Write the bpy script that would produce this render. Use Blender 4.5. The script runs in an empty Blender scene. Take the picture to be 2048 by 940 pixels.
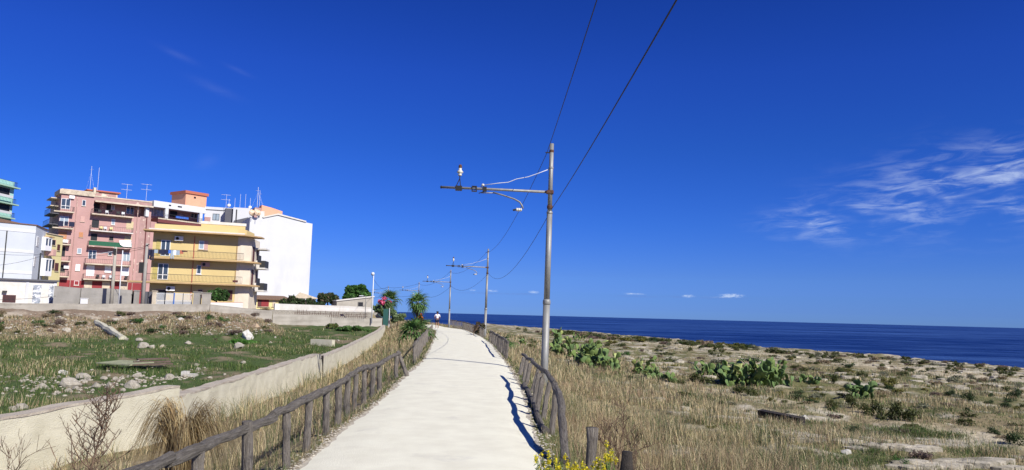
import bpy, math, random
import numpy as np
from mathutils import Vector, Matrix, Euler
random.seed(7); rng = np.random.default_rng(7)
sc = bpy.context.scene
C = sc.collection
R = math.radians
PI = math.pi

# ------------------------------------------------------------------ camera
EYE = 1.6
FPX = 1500.0
PITCH = math.atan(159.5/FPX); ROLL = R(1.48)
cd = bpy.data.cameras.new('camera'); cam = bpy.data.objects.new('camera', cd); C.objects.link(cam)
cd.sensor_width = 36.0; cd.lens = 36.0*FPX/2048.0
cd.clip_start = 0.05; cd.clip_end = 120000.0
RM = Matrix.Rotation(PI/2+PITCH, 3, 'X') @ Matrix.Rotation(ROLL, 3, 'Z')
cam.matrix_world = Matrix.Translation((0, 0, EYE)) @ RM.to_4x4()
sc.camera = cam

# ------------------------------------------------------------------ light
SUN_EL = R(38.0)
SUN_AZ = math.atan2(0.70, -0.713)          # towards the sun, clockwise from +Y
sd = Vector((math.sin(SUN_AZ)*math.cos(SUN_EL), math.cos(SUN_AZ)*math.cos(SUN_EL), math.sin(SUN_EL)))
ld = bpy.data.lights.new('sun', 'SUN'); ld.energy = 4.6; ld.angle = R(0.53); ld.color = (1.0, 0.955, 0.88)
sun = bpy.data.objects.new('sun', ld); C.objects.link(sun)
sun.rotation_euler = (-sd).to_track_quat('-Z', 'Y').to_euler(); sun.location = (20, -20, 40)
sc.view_settings.view_transform = 'Standard'; sc.view_settings.look = 'None'
sc.view_settings.gamma = 1.0; sc.view_settings.use_curve_mapping = False
sc.view_settings.exposure = 0.55

W = bpy.data.worlds.new('World'); sc.world = W; W.use_nodes = True
nt = W.node_tree; nt.nodes.clear()
def N(nt, t, **kw):
    n = nt.nodes.new(t)
    for k, v in kw.items(): setattr(n, k, v)
    return n
def mth(nt, op, a, b=None, c=None, clamp=False):
    n = nt.nodes.new('ShaderNodeMath'); n.operation = op; n.use_clamp = clamp
    for i, v in enumerate((a, b, c)):
        if v is None: continue
        if isinstance(v, (int, float)): n.inputs[i].default_value = v
        else: nt.links.new(v, n.inputs[i])
    return n.outputs[0]
sky = N(nt, 'ShaderNodeTexSky', sky_type='NISHITA', sun_disc=False)
sky.sun_elevation = SUN_EL; sky.sun_rotation = SUN_AZ
sky.altitude = 0; sky.air_density = 1.0; sky.dust_density = 0.0; sky.ozone_density = 4.0
hsv = N(nt, 'ShaderNodeHueSaturation'); hsv.inputs['Saturation'].default_value = 1.2; hsv.inputs['Hue'].default_value = 0.512
nt.links.new(sky.outputs[0], hsv.inputs['Color'])
gam = N(nt, 'ShaderNodeMix', data_type='RGBA', blend_type='MULTIPLY'); gam.inputs[0].default_value = 1.0
gam.inputs[7].default_value = (0.62, 0.80, 1.0, 1)
nt.links.new(hsv.outputs[0], gam.inputs[6])
cr_ = N(nt, 'ShaderNodeValToRGB'); cr_.color_ramp.interpolation = 'LINEAR'
air = [(0.3, (0.2018, 0.3268, 0.9033)), (2.9, (0.2404, 0.3433, 0.7504)), (6.9, (0.203, 0.352, 0.735)), (12.6, (0.190, 0.350, 0.690)), (18.0, (0.205, 0.343, 0.715)), (23.3, (0.1784, 0.3083, 0.6486)), (38.0, (0.46, 0.48, 0.62))]   # deeper blue than the model's by height; unseen top lifted for less blue shadows
for k, (e_, c_) in enumerate(air):
    el_ = cr_.color_ramp.elements[k] if k < 2 else cr_.color_ramp.elements.new(e_/40)
    el_.position = e_/40; el_.color = (*c_, 1)
tc0 = N(nt, 'ShaderNodeTexCoord'); sp0 = N(nt, 'ShaderNodeSeparateXYZ'); nt.links.new(tc0.outputs['Generated'], sp0.inputs[0])
nt.links.new(mth(nt, 'MULTIPLY', mth(nt, 'ARCSINE', sp0.outputs[2]), 180/PI/40), cr_.inputs[0])
gam2 = gam; gam = N(nt, 'ShaderNodeMix', data_type='RGBA', blend_type='MULTIPLY'); gam.inputs[0].default_value = 1.0
nt.links.new(gam2.outputs[2], gam.inputs[6]); nt.links.new(cr_.outputs[0], gam.inputs[7])
tcn = N(nt, 'ShaderNodeTexCoord'); sep = N(nt, 'ShaderNodeSeparateXYZ'); nt.links.new(tcn.outputs['Generated'], sep.inputs[0])
azn = mth(nt, 'MULTIPLY', mth(nt, 'ARCTAN2', sep.outputs[0], sep.outputs[1]), 180/PI)
eln = mth(nt, 'MULTIPLY', mth(nt, 'ARCSINE', sep.outputs[2]), 180/PI)
def gauss(a, e, s, t, shear=0.0):
    da = mth(nt, 'SUBTRACT', azn, a)
    de = mth(nt, 'SUBTRACT', mth(nt, 'SUBTRACT', eln, e), mth(nt, 'MULTIPLY', da, shear))
    q = mth(nt, 'ADD', mth(nt, 'POWER', mth(nt, 'ABSOLUTE', mth(nt, 'DIVIDE', da, s)), 2.0), mth(nt, 'POWER', mth(nt, 'ABSOLUTE', mth(nt, 'DIVIDE', de, t)), 2.0))
    return mth(nt, 'EXPONENT', mth(nt, 'MULTIPLY', q, -1.0))
def skynoise(sa, se, rot, scale, detail, rough, dist, off=0.0):
    cv = N(nt, 'ShaderNodeCombineXYZ')
    nt.links.new(mth(nt, 'MULTIPLY_ADD', eln, rot, mth(nt, 'MULTIPLY', azn, sa)), cv.inputs[0])
    nt.links.new(mth(nt, 'MULTIPLY_ADD', azn, -rot*0.8, mth(nt, 'MULTIPLY', eln, se)), cv.inputs[1])
    cv.inputs[2].default_value = off
    n = N(nt, 'ShaderNodeTexNoise'); n.inputs['Scale'].default_value = scale; n.inputs['Detail'].default_value = detail
    n.inputs['Roughness'].default_value = rough; n.inputs['Distortion'].default_value = dist
    nt.links.new(cv.outputs[0], n.inputs['Vector']); return n.outputs['Fac']
def ramp(x, lo, hi): 
    m = N(nt, 'ShaderNodeMapRange', interpolation_type='SMOOTHSTEP'); nt.links.new(x, m.inputs[0])
    m.inputs[1].default_value = lo; m.inputs[2].default_value = hi; return m.outputs[0]
# thin cirrus low over the sea to the right, puffs on the horizon, a few faint wisps over the houses
zone = mth(nt, 'ADD', gauss(30.5, 8.9, 5.4, 2.2, 0.12), gauss(38, 9.8, 5, 2.2, 0.1), clamp=True)
zone = mth(nt, 'ADD', zone, mth(nt, 'MULTIPLY', gauss(23.0, 7.2, 3.2, 1.2, 0.0), 0.8), clamp=True)
cn = skynoise(0.20, 1.0, 0.10, 1.5, 7.0, 0.62, 0.7)
cn2 = skynoise(0.5, 1.0, 0.2, 0.55, 3.0, 0.5, 0.2, 3.3)
cir = mth(nt, 'MULTIPLY', mth(nt, 'MULTIPLY', ramp(cn, 0.38, 0.74), ramp(cn2, 0.32, 0.58)), mth(nt, 'MULTIPLY', zone, 0.54))
pz = None
for (a, e, s, t, w) in [(-2.9,1.78,.32,.10,.5), (-1.35,1.78,.42,.11,.7), (1.75,1.76,.42,.12,.8), (9.3,1.80,1.0,.09,.55), (13.3,1.72,.45,.13,.75), (16.4,1.80,.8,.14,1.0), (15.2,1.68,1.3,.07,.3)]:
    g = mth(nt, 'MULTIPLY', gauss(a, e, s, t), w)
    pz = g if pz is None else mth(nt, 'ADD', pz, g)
pn = skynoise(1.6, 4.0, 0.0, 2.4, 5.0, 0.65, 0.3, 9.0)
puff = mth(nt, 'MULTIPLY', ramp(mth(nt, 'MULTIPLY', pz, mth(nt, 'MULTIPLY_ADD', pn, 3.4, -0.75)), 0.15, 0.95), 0.55)
wz = None
for (a, e, s, t, sh) in [(-25.0,17.3,1.1,.22,-.3), (-20.8,16.8,.8,.16,-.3), (-22.4,15.4,1.4,.3,-.28), (-22.6,10.2,.7,.4,.3)]:
    g = gauss(a, e, s, t, sh); wz = g if wz is None else mth(nt, 'ADD', wz, g)
wisp = mth(nt, 'MULTIPLY', mth(nt, 'MULTIPLY', wz, cn), 0.05)
dz = None   # grey undersides of the far cumulus band
for (a, e, s, t) in [(-2.0,1.58,2.6,.07), (1.2,1.60,1.1,.08), (9.6,1.62,1.7,.08), (15.8,1.62,2.4,.09), (12.4,1.65,.6,.07)]:
    g = gauss(a, e, s, t); dz = g if dz is None else mth(nt, 'ADD', dz, g, clamp=True)
shade = mth(nt, 'MULTIPLY', mth(nt, 'MULTIPLY', dz, ramp(pn, .3, .6)), 0.35)
m0 = N(nt, 'ShaderNodeMix', data_type='RGBA'); nt.links.new(shade, m0.inputs[0]); nt.links.new(gam.outputs[2], m0.inputs[6]); m0.inputs[7].default_value = (1.0, 1.75, 4.2, 1)
m1 = N(nt, 'ShaderNodeMix', data_type='RGBA'); nt.links.new(mth(nt, 'ADD', mth(nt, 'ADD', cir, puff), wisp, clamp=True), m1.inputs[0])
nt.links.new(m0.outputs[2], m1.inputs[6]); m1.inputs[7].default_value = (5.2, 6.0, 7.2, 1)
bg = N(nt, 'ShaderNodeBackground'); bg.inputs[1].default_value = 0.10
nt.links.new(m1.outputs[2], bg.inputs[0]); out = N(nt, 'ShaderNodeOutputWorld'); nt.links.new(bg.outputs[0], out.inputs[0])

# ------------------------------------------------------------------ survey: from the photograph's angles to places
def ray(px, py): return (RM @ Vector(((px-1024)/FPX, (470-py)/FPX, -1.0)))
def at(px, py, Y):
    d = ray(px, py); t = Y/d.y; return Vector((d.x*t, Y, EYE+d.z*t))
def onz(px, py, z):
    d = ray(px, py); t = (z-EYE)/d.z; return Vector((d.x*t, d.y*t, z))

# ------------------------------------------------------------------ numpy noise
_tab = rng.random((256, 256))
def vn(x, y, s=0):
    x = np.asarray(x, float)+s*17.31; y = np.asarray(y, float)+s*7.77
    xi = np.floor(x).astype(np.int64); yi = np.floor(y).astype(np.int64)
    fx = x-xi; fy = y-yi; fx = fx*fx*(3-2*fx); fy = fy*fy*(3-2*fy)
    a = _tab[xi & 255, yi & 255]; b = _tab[(xi+1) & 255, yi & 255]; c = _tab[xi & 255, (yi+1) & 255]; d = _tab[(xi+1) & 255, (yi+1) & 255]
    return (a*(1-fx)+b*fx)*(1-fy)+(c*(1-fx)+d*fx)*fy
def fbm(x, y, s=0, o=4):
    v = 0; a = 0.5; t = 0
    for i in range(o):
        v = v+a*vn(np.asarray(x)*2**i, np.asarray(y)*2**i, s+i*3.1); t += a; a *= 0.5
    return v/t
def sst(x, a, b):
    t = np.clip((x-a)/(b-a), 0, 1); return t*t*(3-2*t)

# ------------------------------------------------------------------ terrain
def edge(pts): 
    w = [onz(px, py, 0.0) for px, py in pts]; w.sort(key=lambda v: v.y); return [v.x for v in w], [v.y for v in w]
lx, ly = edge([(582,940),(646,889),(682,853),(741.6,813),(770.6,788),(814,744.7),(846.5,719),(862,690),(871,671),(873,660)])
rx, ry = edge([(1089,940),(1080,889),(1064,838),(1048,780),(1018.7,732),(983.6,687.5),(961,671.5),(929,659)])
lx = [lx[0]]+lx+[-10.2,-13.0,-19.5,-30.5]; ly = [-30.0]+ly+[88.0,105.0,130.0,160.0]
rx = [rx[0]-.05]+rx+[-7.6,-10.4,-16.9,-27.9]; ry = [-30.0]+ry+[88.0,105.0,130.0,160.0]
XL = lambda y: np.interp(y, ly, lx)
XR = lambda y: np.interp(y, ry, rx)
# the cream field wall, left of the verge
wallpx = {'a': [((0,832),-.12), ((348,770),.02)], 'b': [((350,791),-.19), ((634,707),-.03)], 'c': [((638,718),-.22), ((700,689),-.17), ((740,669),-.06), ((757,660),0.0), ((768,650),.1)]}
WP = {k: [onz(p[0], p[1], z) for p, z in v] for k, v in wallpx.items()}
a0, a1 = WP['a']; ext = a0+(a0-a1).normalized()*9; WP['a'] = [ext, a0, a1]
WP['c'][0] = Vector((WP['b'][1].x, WP['b'][1].y+.02, -.20)); WP['b'][0] = Vector((WP['a'][2].x, WP['a'][2].y+.02, -.19))
allw = [p for k in 'abc' for p in WP[k]]
wy = [p.y for p in allw]; wx = [p.x for p in allw]
XW = lambda y: np.interp(y, wy, wx)
shore_y = [-400,-60,0,50,84,111,153,255,313,420,700,1500]
shore_x = [160,86,74,64,58,51,39,27,2,-60,-200,-700]
XS = lambda y: np.interp(y, shore_y, shore_x)
def H(x, y):
    x = np.asarray(x, float); y = np.asarray(y, float)
    l = XL(y); r = XR(y); dr = x-r; dl = l-x
    far = sst(y, 60, 110)
    zr = np.interp(dr, [0,.35,1.2,3,10,25,50,80], [-.02,-.10,-.80,-1.15,-1.5,-1.95,-2.65,-3.0])
    zr = zr*(1-far)+np.interp(dr, [0,1,4,12,30,60,80], [-.02,-.1,-.5,-1.4,-2.2,-2.8,-3.0])*far
    bump = (fbm(x*.35, y*.35, 5)-.5)*.5*sst(dr, 2, 8)+(fbm(x*1.6, y*1.6, 6)-.5)*.16*sst(dr, .8, 2)
    zr = zr+bump-.8*sst(y, 150, 260)
    # left: verge, field behind the wall, bank up to the street
    zv = np.interp(dl, [0,.5,1.8,5,9], [-.02,-.15,-.8,-1.05,-1.1])
    zv = zv*(1-far)+np.interp(dl, [0,1,5,12,25], [-.02,-.02,.1,.5,1.0])*far+(fbm(x*1.4, y*1.4, 8)-.5)*.12*sst(dl, .5, 1.5)
    beh = sst(XW(y)-x, 0.0, .3)*(y < 89)
    ratio = x/np.maximum(y, 1)
    lf = sst(-ratio, .30, .36)
    bank = np.interp(y, [0,40,56,66,76,80], [-1.35,-1.25,-1.0,.0,.8,.95])
    low = np.interp(y, [0,40,56,70,80,86], [-1.35,-1.25,-1.0,-.65,-.3,-.1])
    mound = .5*np.exp(-((x+22)/5)**2-((y-62)/5)**2)+.35*np.exp(-((x+29)/4)**2-((y-60)/5)**2)
    zf = bank*lf+low*(1-lf)+mound+(fbm(x*.5, y*.5, 9)-.5)*.5+(fbm(x*.16, y*.16, 19)-.45)*2.2*sst(y, 52, 62)*sst(-y, -79, -72)*sst(-ratio, .27, .33)+(fbm(x*2, y*2, 10)-.5)*.12
    zl = np.where(beh > 0, zv*(1-beh)+zf*beh, zv)
    town = sst(y-6.8*sst(ratio, -.33, -.28), 80.8, 83.5)*sst(-ratio, .165, .185)
    zl = np.where(y > 84, np.minimum(zl, .35+.5*sst(-ratio, .14, .17)), zl)
    zl = zl*(1-town)+1.45*town
    z = np.where(dr > 0, zr, np.where(dl > 0, zl, -.03))
    # coast: shelf edge and the drop to the water
    t = XS(y)-x+(fbm(x*.08, y*.08, 12)-.5)*9+(fbm(x*.4, y*.4, 13)-.5)*3
    t = t*np.where(y > 160, .55, 1)
    t = np.minimum(t, 172-y+1000*sst(x/np.maximum(y, 1), -.05, .0)+1000*sst(-x/np.maximum(y, 1), .17, .20))
    z = z+np.where(t < 16, (1-np.clip(t, 0, 16)/16)*(fbm(x*.3, y*.3, 14)-.45)*.9, 0)*(dr > 0)
    z = np.where(t < 0, np.maximum(z+t*1.6, -9.0), z)
    return z
_gy = np.geomspace(4.0, 420.0, 420)
def ground_at(px, py, lo=4.0, hi=420.0):
    d = ray(px, py); sx_, sz_ = d.x/d.y, d.z/d.y
    ys_ = _gy; below = (EYE+ys_*sz_) <= H(ys_*sx_, ys_)
    k = int(np.argmax(below))
    if not below[k]: y = hi
    elif k == 0: y = ys_[0]
    else:
        yy = np.linspace(ys_[k-1], ys_[k], 9); b2 = (EYE+yy*sz_) <= H(yy*sx_, yy); y = float(yy[int(np.argmax(b2))])
    return Vector((sx_*y, y, float(H(sx_*y, y)) if below[k] else EYE+sz_*y))

# ------------------------------------------------------------------ materials
MATS = {}
def mat(name, col, rough=.8, col2=None, scale=3.0, bump=0.0, bscale=20.0, metal=0.0, detail=6.0, stretch=(1,1,1), spec=.3, col3=None, thr3=(.62,.72), scale3=1.2, stretch3=(1,1,1), coords='Object'):
    m = bpy.data.materials.new(name); m.use_nodes = True; t = m.node_tree; b = t.nodes['Principled BSDF']
    b.inputs['Roughness'].default_value = rough; b.inputs['Metallic'].default_value = metal; b.inputs['Specular IOR Level'].default_value = spec
    b.inputs['Base Color'].default_value = (*col, 1)
    tc = N(t, 'ShaderNodeTexCoord'); mp = N(t, 'ShaderNodeMapping'); mp.inputs['Scale'].default_value = stretch
    t.links.new(tc.outputs[coords], mp.inputs[0])
    last = None
    if col2:
        n = N(t, 'ShaderNodeTexNoise'); n.inputs['Scale'].default_value = scale; n.inputs['Detail'].default_value = detail; n.inputs['Roughness'].default_value = .62
        t.links.new(mp.outputs[0], n.inputs[0])
        r = N(t, 'ShaderNodeMapRange'); r.inputs[1].default_value = .36; r.inputs[2].default_value = .64; t.links.new(n.outputs[0], r.inputs[0])
        mx = N(t, 'ShaderNodeMix', data_type='RGBA'); t.links.new(r.outputs[0], mx.inputs[0]); mx.inputs[6].default_value = (*col, 1); mx.inputs[7].default_value = (*col2, 1)
        last = mx.outputs[2]
    if col3:
        mp3 = N(t, 'ShaderNodeMapping'); mp3.inputs['Scale'].default_value = stretch3; t.links.new(tc.outputs[coords], mp3.inputs[0])
        n = N(t, 'ShaderNodeTexNoise'); n.inputs['Scale'].default_value = scale3; n.inputs['Detail'].default_value = 8; n.inputs['Roughness'].default_value = .66
        t.links.new(mp3.outputs[0], n.inputs[0])
        r = N(t, 'ShaderNodeMapRange'); r.inputs[1].default_value = thr3[0]; r.inputs[2].default_value = thr3[1]; t.links.new(n.outputs[0], r.inputs[0])
        mx = N(t, 'ShaderNodeMix', data_type='RGBA'); t.links.new(r.outputs[0], mx.inputs[0])
        if last is not None: t.links.new(last, mx.inputs[6])
        else: mx.inputs[6].default_value = (*col, 1)
        mx.inputs[7].default_value = (*col3, 1); last = mx.outputs[2]
    if last is not None: t.links.new(last, b.inputs['Base Color'])
    if bump:
        n = N(t, 'ShaderNodeTexNoise'); n.inputs['Scale'].default_value = bscale; n.inputs['Detail'].default_value = 8; n.inputs['Roughness'].default_value = .65
        t.links.new(mp.outputs[0], n.inputs[0]); bp = N(t, 'ShaderNodeBump'); bp.inputs['Strength'].default_value = bump; bp.inputs['Distance'].default_value = .05
        t.links.new(n.outputs[0], bp.inputs['Height']); t.links.new(bp.outputs[0], b.inputs['Normal'])
    MATS[name] = m; return m
def colmat(name, rough=.85, transl=.25, spec=.15, vary=0.0, vscale=8, bump=0.0, bscale=15):
    m = bpy.data.materials.new(name); m.use_nodes = True; t = m.node_tree; b = t.nodes['Principled BSDF']
    b.inputs['Roughness'].default_value = rough; b.inputs['Specular IOR Level'].default_value = spec
    a = N(t, 'ShaderNodeAttribute', attribute_name='Col'); c = a.outputs['Color']
    tc = N(t, 'ShaderNodeTexCoord')
    if vary:
        n = N(t, 'ShaderNodeTexNoise'); n.inputs['Scale'].default_value = vscale; n.inputs['Detail'].default_value = 9; n.inputs['Roughness'].default_value = .7; t.links.new(tc.outputs['Object'], n.inputs[0])
        r = N(t, 'ShaderNodeMapRange'); r.inputs[1].default_value = .3; r.inputs[2].default_value = .7; r.inputs[3].default_value = 1-vary; r.inputs[4].default_value = 1+vary; t.links.new(n.outputs[0], r.inputs[0])
        mx = N(t, 'ShaderNodeMix', data_type='RGBA', blend_type='MULTIPLY'); mx.inputs[0].default_value = 1; t.links.new(c, mx.inputs[6]); t.links.new(r.outputs[0], mx.inputs[7]); c = mx.outputs[2]
    t.links.new(c, b.inputs['Base Color'])
    if bump:
        n = N(t, 'ShaderNodeTexNoise'); n.inputs['Scale'].default_value = bscale; n.inputs['Detail'].default_value = 8; t.links.new(tc.outputs['Object'], n.inputs[0])
        bp = N(t, 'ShaderNodeBump'); bp.inputs['Strength'].default_value = bump; bp.inputs['Distance'].default_value = .06; t.links.new(n.outputs[0], bp.inputs['Height']); t.links.new(bp.outputs[0], b.inputs['Normal'])
    if transl:
        tr = N(t, 'ShaderNodeBsdfTranslucent'); t.links.new(c, tr.inputs[0]); ms = N(t, 'ShaderNodeMixShader'); ms.inputs[0].default_value = transl
        t.links.new(b.outputs[0], ms.inputs[1]); t.links.new(tr.outputs[0], ms.inputs[2]); t.links.new(ms.outputs[0], t.nodes['Material Output'].inputs[0])
    MATS[name] = m; return m
M_GROUND = colmat('ground_earth', .95, 0, .1, vary=.38, vscale=5.0, bump=.8, bscale=9)
M_LEAF = colmat('leaf', .6, .28, .25)
M_GRASS = colmat('grass', .8, .3, .12)
M_PATH = mat('path_limestone_grit', (.71,.69,.56), .95, (.64,.615,.495), 2.3, .3, 60, col3=(.46,.44,.39), thr3=(.60,.80), scale3=.8)
M_CRUST = mat('path_crust', (.66,.61,.51), .95, (.54,.49,.40), 14, .9, 40)
M_WALL = mat('cream_render', (.56,.53,.415), .95, (.48,.45,.34), 2.2, .5, 42, col3=(.40,.365,.285), thr3=(.56,.72), scale3=3.2, stretch3=(.35,.35,2.2))
M_WALLTOP = mat('cream_wall_top', (.46,.41,.33), .95, (.34,.29,.235), 3, .7, 20)
M_CONC = mat('street_wall_concrete', (.40,.37,.315), .95, (.31,.285,.24), .9, .5, 10, col3=(.24,.215,.18), thr3=(.58,.75), scale3=.7)
M_CONC2 = mat('grey_concrete', (.33,.31,.28), .95, (.26,.245,.22), .7, .4, 8, col3=(.17,.16,.145), thr3=(.58,.70), scale3=.35, stretch3=(1,1,.8))
M_WOOD = mat('weathered_wood', (.24,.212,.178), .9, (.12,.104,.088), 45, 1.0, 110, stretch=(1,1,.12), col3=(.27,.245,.22), thr3=(.52,.66), scale3=60, stretch3=(1,1,.06))
M_WOODX = mat('weathered_rail', (.20,.178,.15), .9, (.095,.083,.07), 45, 1.0, 110, stretch=(1,.12,1), col3=(.24,.22,.20), thr3=(.52,.66), scale3=60, stretch3=(1,.06,1))
M_DARKW = mat('tarred_wood', (.018,.016,.016), .95, (.045,.038,.032), 9, .7, 40)
M_GALV = mat('galvanised_steel', (.30,.30,.285), .55, (.21,.21,.20), 5, .1, 30, metal=.3, stretch=(1,1,.3), col3=(.22,.15,.10), thr3=(.66,.76), scale3=2.2, stretch3=(1,1,.5))
M_RUST = mat('rusty_steel', (.13,.06,.035), .9, (.07,.04,.03), 12, .3, 30)
M_BLACKM = mat('black_fitting', (.02,.02,.02), .6)
M_PORC = mat('white_porcelain', (.52,.50,.43), .3, spec=.5)
M_CABLE = mat('black_cable', (.02,.02,.02), .6)
M_PINK = mat('pink_stucco', (.455,.275,.25), .9, (.40,.24,.22), .5, .2, 6, col3=(.60,.38,.33), thr3=(.62,.74), scale3=.35)
M_PINKD = mat('worn_pink_stucco', (.40,.255,.23), .9, (.33,.205,.185), .8, .2, 6, col3=(.62,.52,.42), thr3=(.56,.62), scale3=.6)
M_CREAM = mat('peeling_cream_stucco', (.60,.52,.40), .9, (.44,.37,.28), .9, .2, 6, col3=(.28,.24,.19), thr3=(.55,.68), scale3=1.1)
M_CREAMW = mat('cream_stucco', (.62,.55,.44), .9, (.55,.48,.38), .8)
M_MAROON = mat('maroon_stucco', (.26,.04,.045), .9, (.22,.035,.04), .8)
M_MAROOND = mat('dark_maroon_slab', (.14,.045,.045), .9)
M_ORANGE = mat('orange_stucco', (.66,.34,.22), .9, (.60,.30,.19), .6)
M_BRICKR = mat('terracotta_cap', (.40,.13,.08), .9)
M_WHITE = mat('white_stucco', (.58,.585,.595), .9, (.54,.55,.565), .35, .15, 5, col3=(.47,.48,.50), thr3=(.55,.8), scale3=.3, stretch3=(1,1,.3))
M_WHITE2 = mat('bluish_white_stucco', (.50,.53,.57), .9, (.46,.49,.53), .3, .15, 5)
M_WHITE3 = mat('whitewash', (.63,.61,.57), .9, (.55,.52,.47), 1.5, .3, 8, col3=(.44,.40,.34), thr3=(.6,.75), scale3=1.2)
M_GREYW = mat('slate_grey_and_shade', (.115,.115,.13), .9, (.10,.10,.115), 1)  # dark grey parts, plus the shade painted on the white rooftop block's side
M_YEL = mat('yellow_stucco', (.58,.455,.21), .9, (.54,.42,.195), .4, .15, 6)
M_YELS = mat('balcony_slab_ochre', (.44,.30,.15), .9, (.36,.25,.13), 1)
M_PALEY = mat('pale_yellow_stucco', (.66,.58,.30), .9, (.60,.52,.26), .5, .15, 6)
M_TURQ = mat('turquoise_stucco', (.36,.62,.57), .9, (.32,.57,.52), .5)
M_TURQD = mat('green_slab', (.32,.48,.37), .9)
M_ROOFT = mat('brown_roof_tiles', (.19,.115,.075), .9, (.13,.08,.055), 4, .5, 12)
M_DARK = mat('dark_interior', (.015,.016,.02), .5)
M_GLASS = mat('window_glass', (.05,.065,.085), .08, spec=.8)
M_GLASSB = mat('pale_glass', (.30,.36,.40), .15, spec=.7)
M_FRAME = mat('white_window_frame', (.74,.74,.74), .6)
M_SHUTW = mat('white_roller_shutter', (.78,.80,.84), .7)
M_SHUTB = mat('beige_shutter', (.52,.43,.26), .8)
M_SHUTP = mat('pink_shutter', (.52,.32,.28), .8)
M_SHUTY = mat('ochre_shutter', (.42,.35,.12), .8)
M_SHUTO = mat('orange_wood_shutter', (.45,.21,.10), .7)
M_SHUTR = mat('dark_red_shutter', (.09,.03,.03), .7)
M_IRON = mat('dark_iron', (.035,.035,.035), .6)
M_IRONW = mat('pale_iron', (.60,.62,.64), .5)
M_BLUEP = mat('blue_paint', (.06,.16,.46), .6)
M_BLUEC = mat('blue_cloth', (.05,.15,.55), .9, (.04,.11,.42), 3)
M_GREENC = mat('green_netting', (.02,.085,.05), .9, (.03,.13,.07), 6)
M_WCLOTH = mat('white_cloth', (.78,.78,.78), .9)
M_SKIN = mat('skin', (.27,.14,.085), .55)
M_HAIR = mat('black_hair', (.012,.010,.010), .7)
M_NAVY = mat('navy_cloth', (.018,.022,.05), .9)
M_TERR = mat('dish_rust', (.60,.33,.13), .6, (.66,.60,.50), 5)
M_GREENM = mat('green_painted_metal', (.03,.10,.085), .6)
M_STONE = mat('limestone', (.42,.385,.32), .95, (.29,.26,.21), 3.5, .8, 14, col3=(.54,.51,.45), thr3=(.55,.7), scale3=5)
M_STONEW = mat('white_limestone', (.58,.56,.52), .95, (.42,.40,.35), 3, .8, 14)
M_STONET = mat('tan_boulder', (.42,.31,.20), .95, (.33,.25,.17), 3, .8, 12)
M_BARK = mat('bark', (.10,.07,.045), .95, (.06,.042,.03), 8, .6, 25)
M_TWIG = mat('dry_twig', (.155,.105,.07), .9, (.10,.065,.045), 9)
M_PADA = mat('cactus_green', (.105,.16,.045), .7, (.16,.215,.065), 3, spec=.15)
M_PADB = mat('cactus_bluegreen', (.085,.14,.048), .7, (.13,.195,.07), 3, spec=.15)
M_PADC = mat('cactus_yellowgreen', (.36,.38,.13), .55, (.24,.30,.09), 3, spec=.35)
M_GRAF = mat('grey_mural_paint', (.30,.33,.38), .8, (.16,.18,.21), 1.5, 0, detail=3, col3=(.62,.63,.66), thr3=(.5,.55), scale3=2.2)
M_BOARDG = mat('mossy_board', (.33,.35,.20), .9, (.22,.22,.15), 4, .5, 30)
M_BOARDB = mat('brown_board', (.14,.10,.08), .9, (.09,.065,.05), 4, .5, 30)

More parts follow.
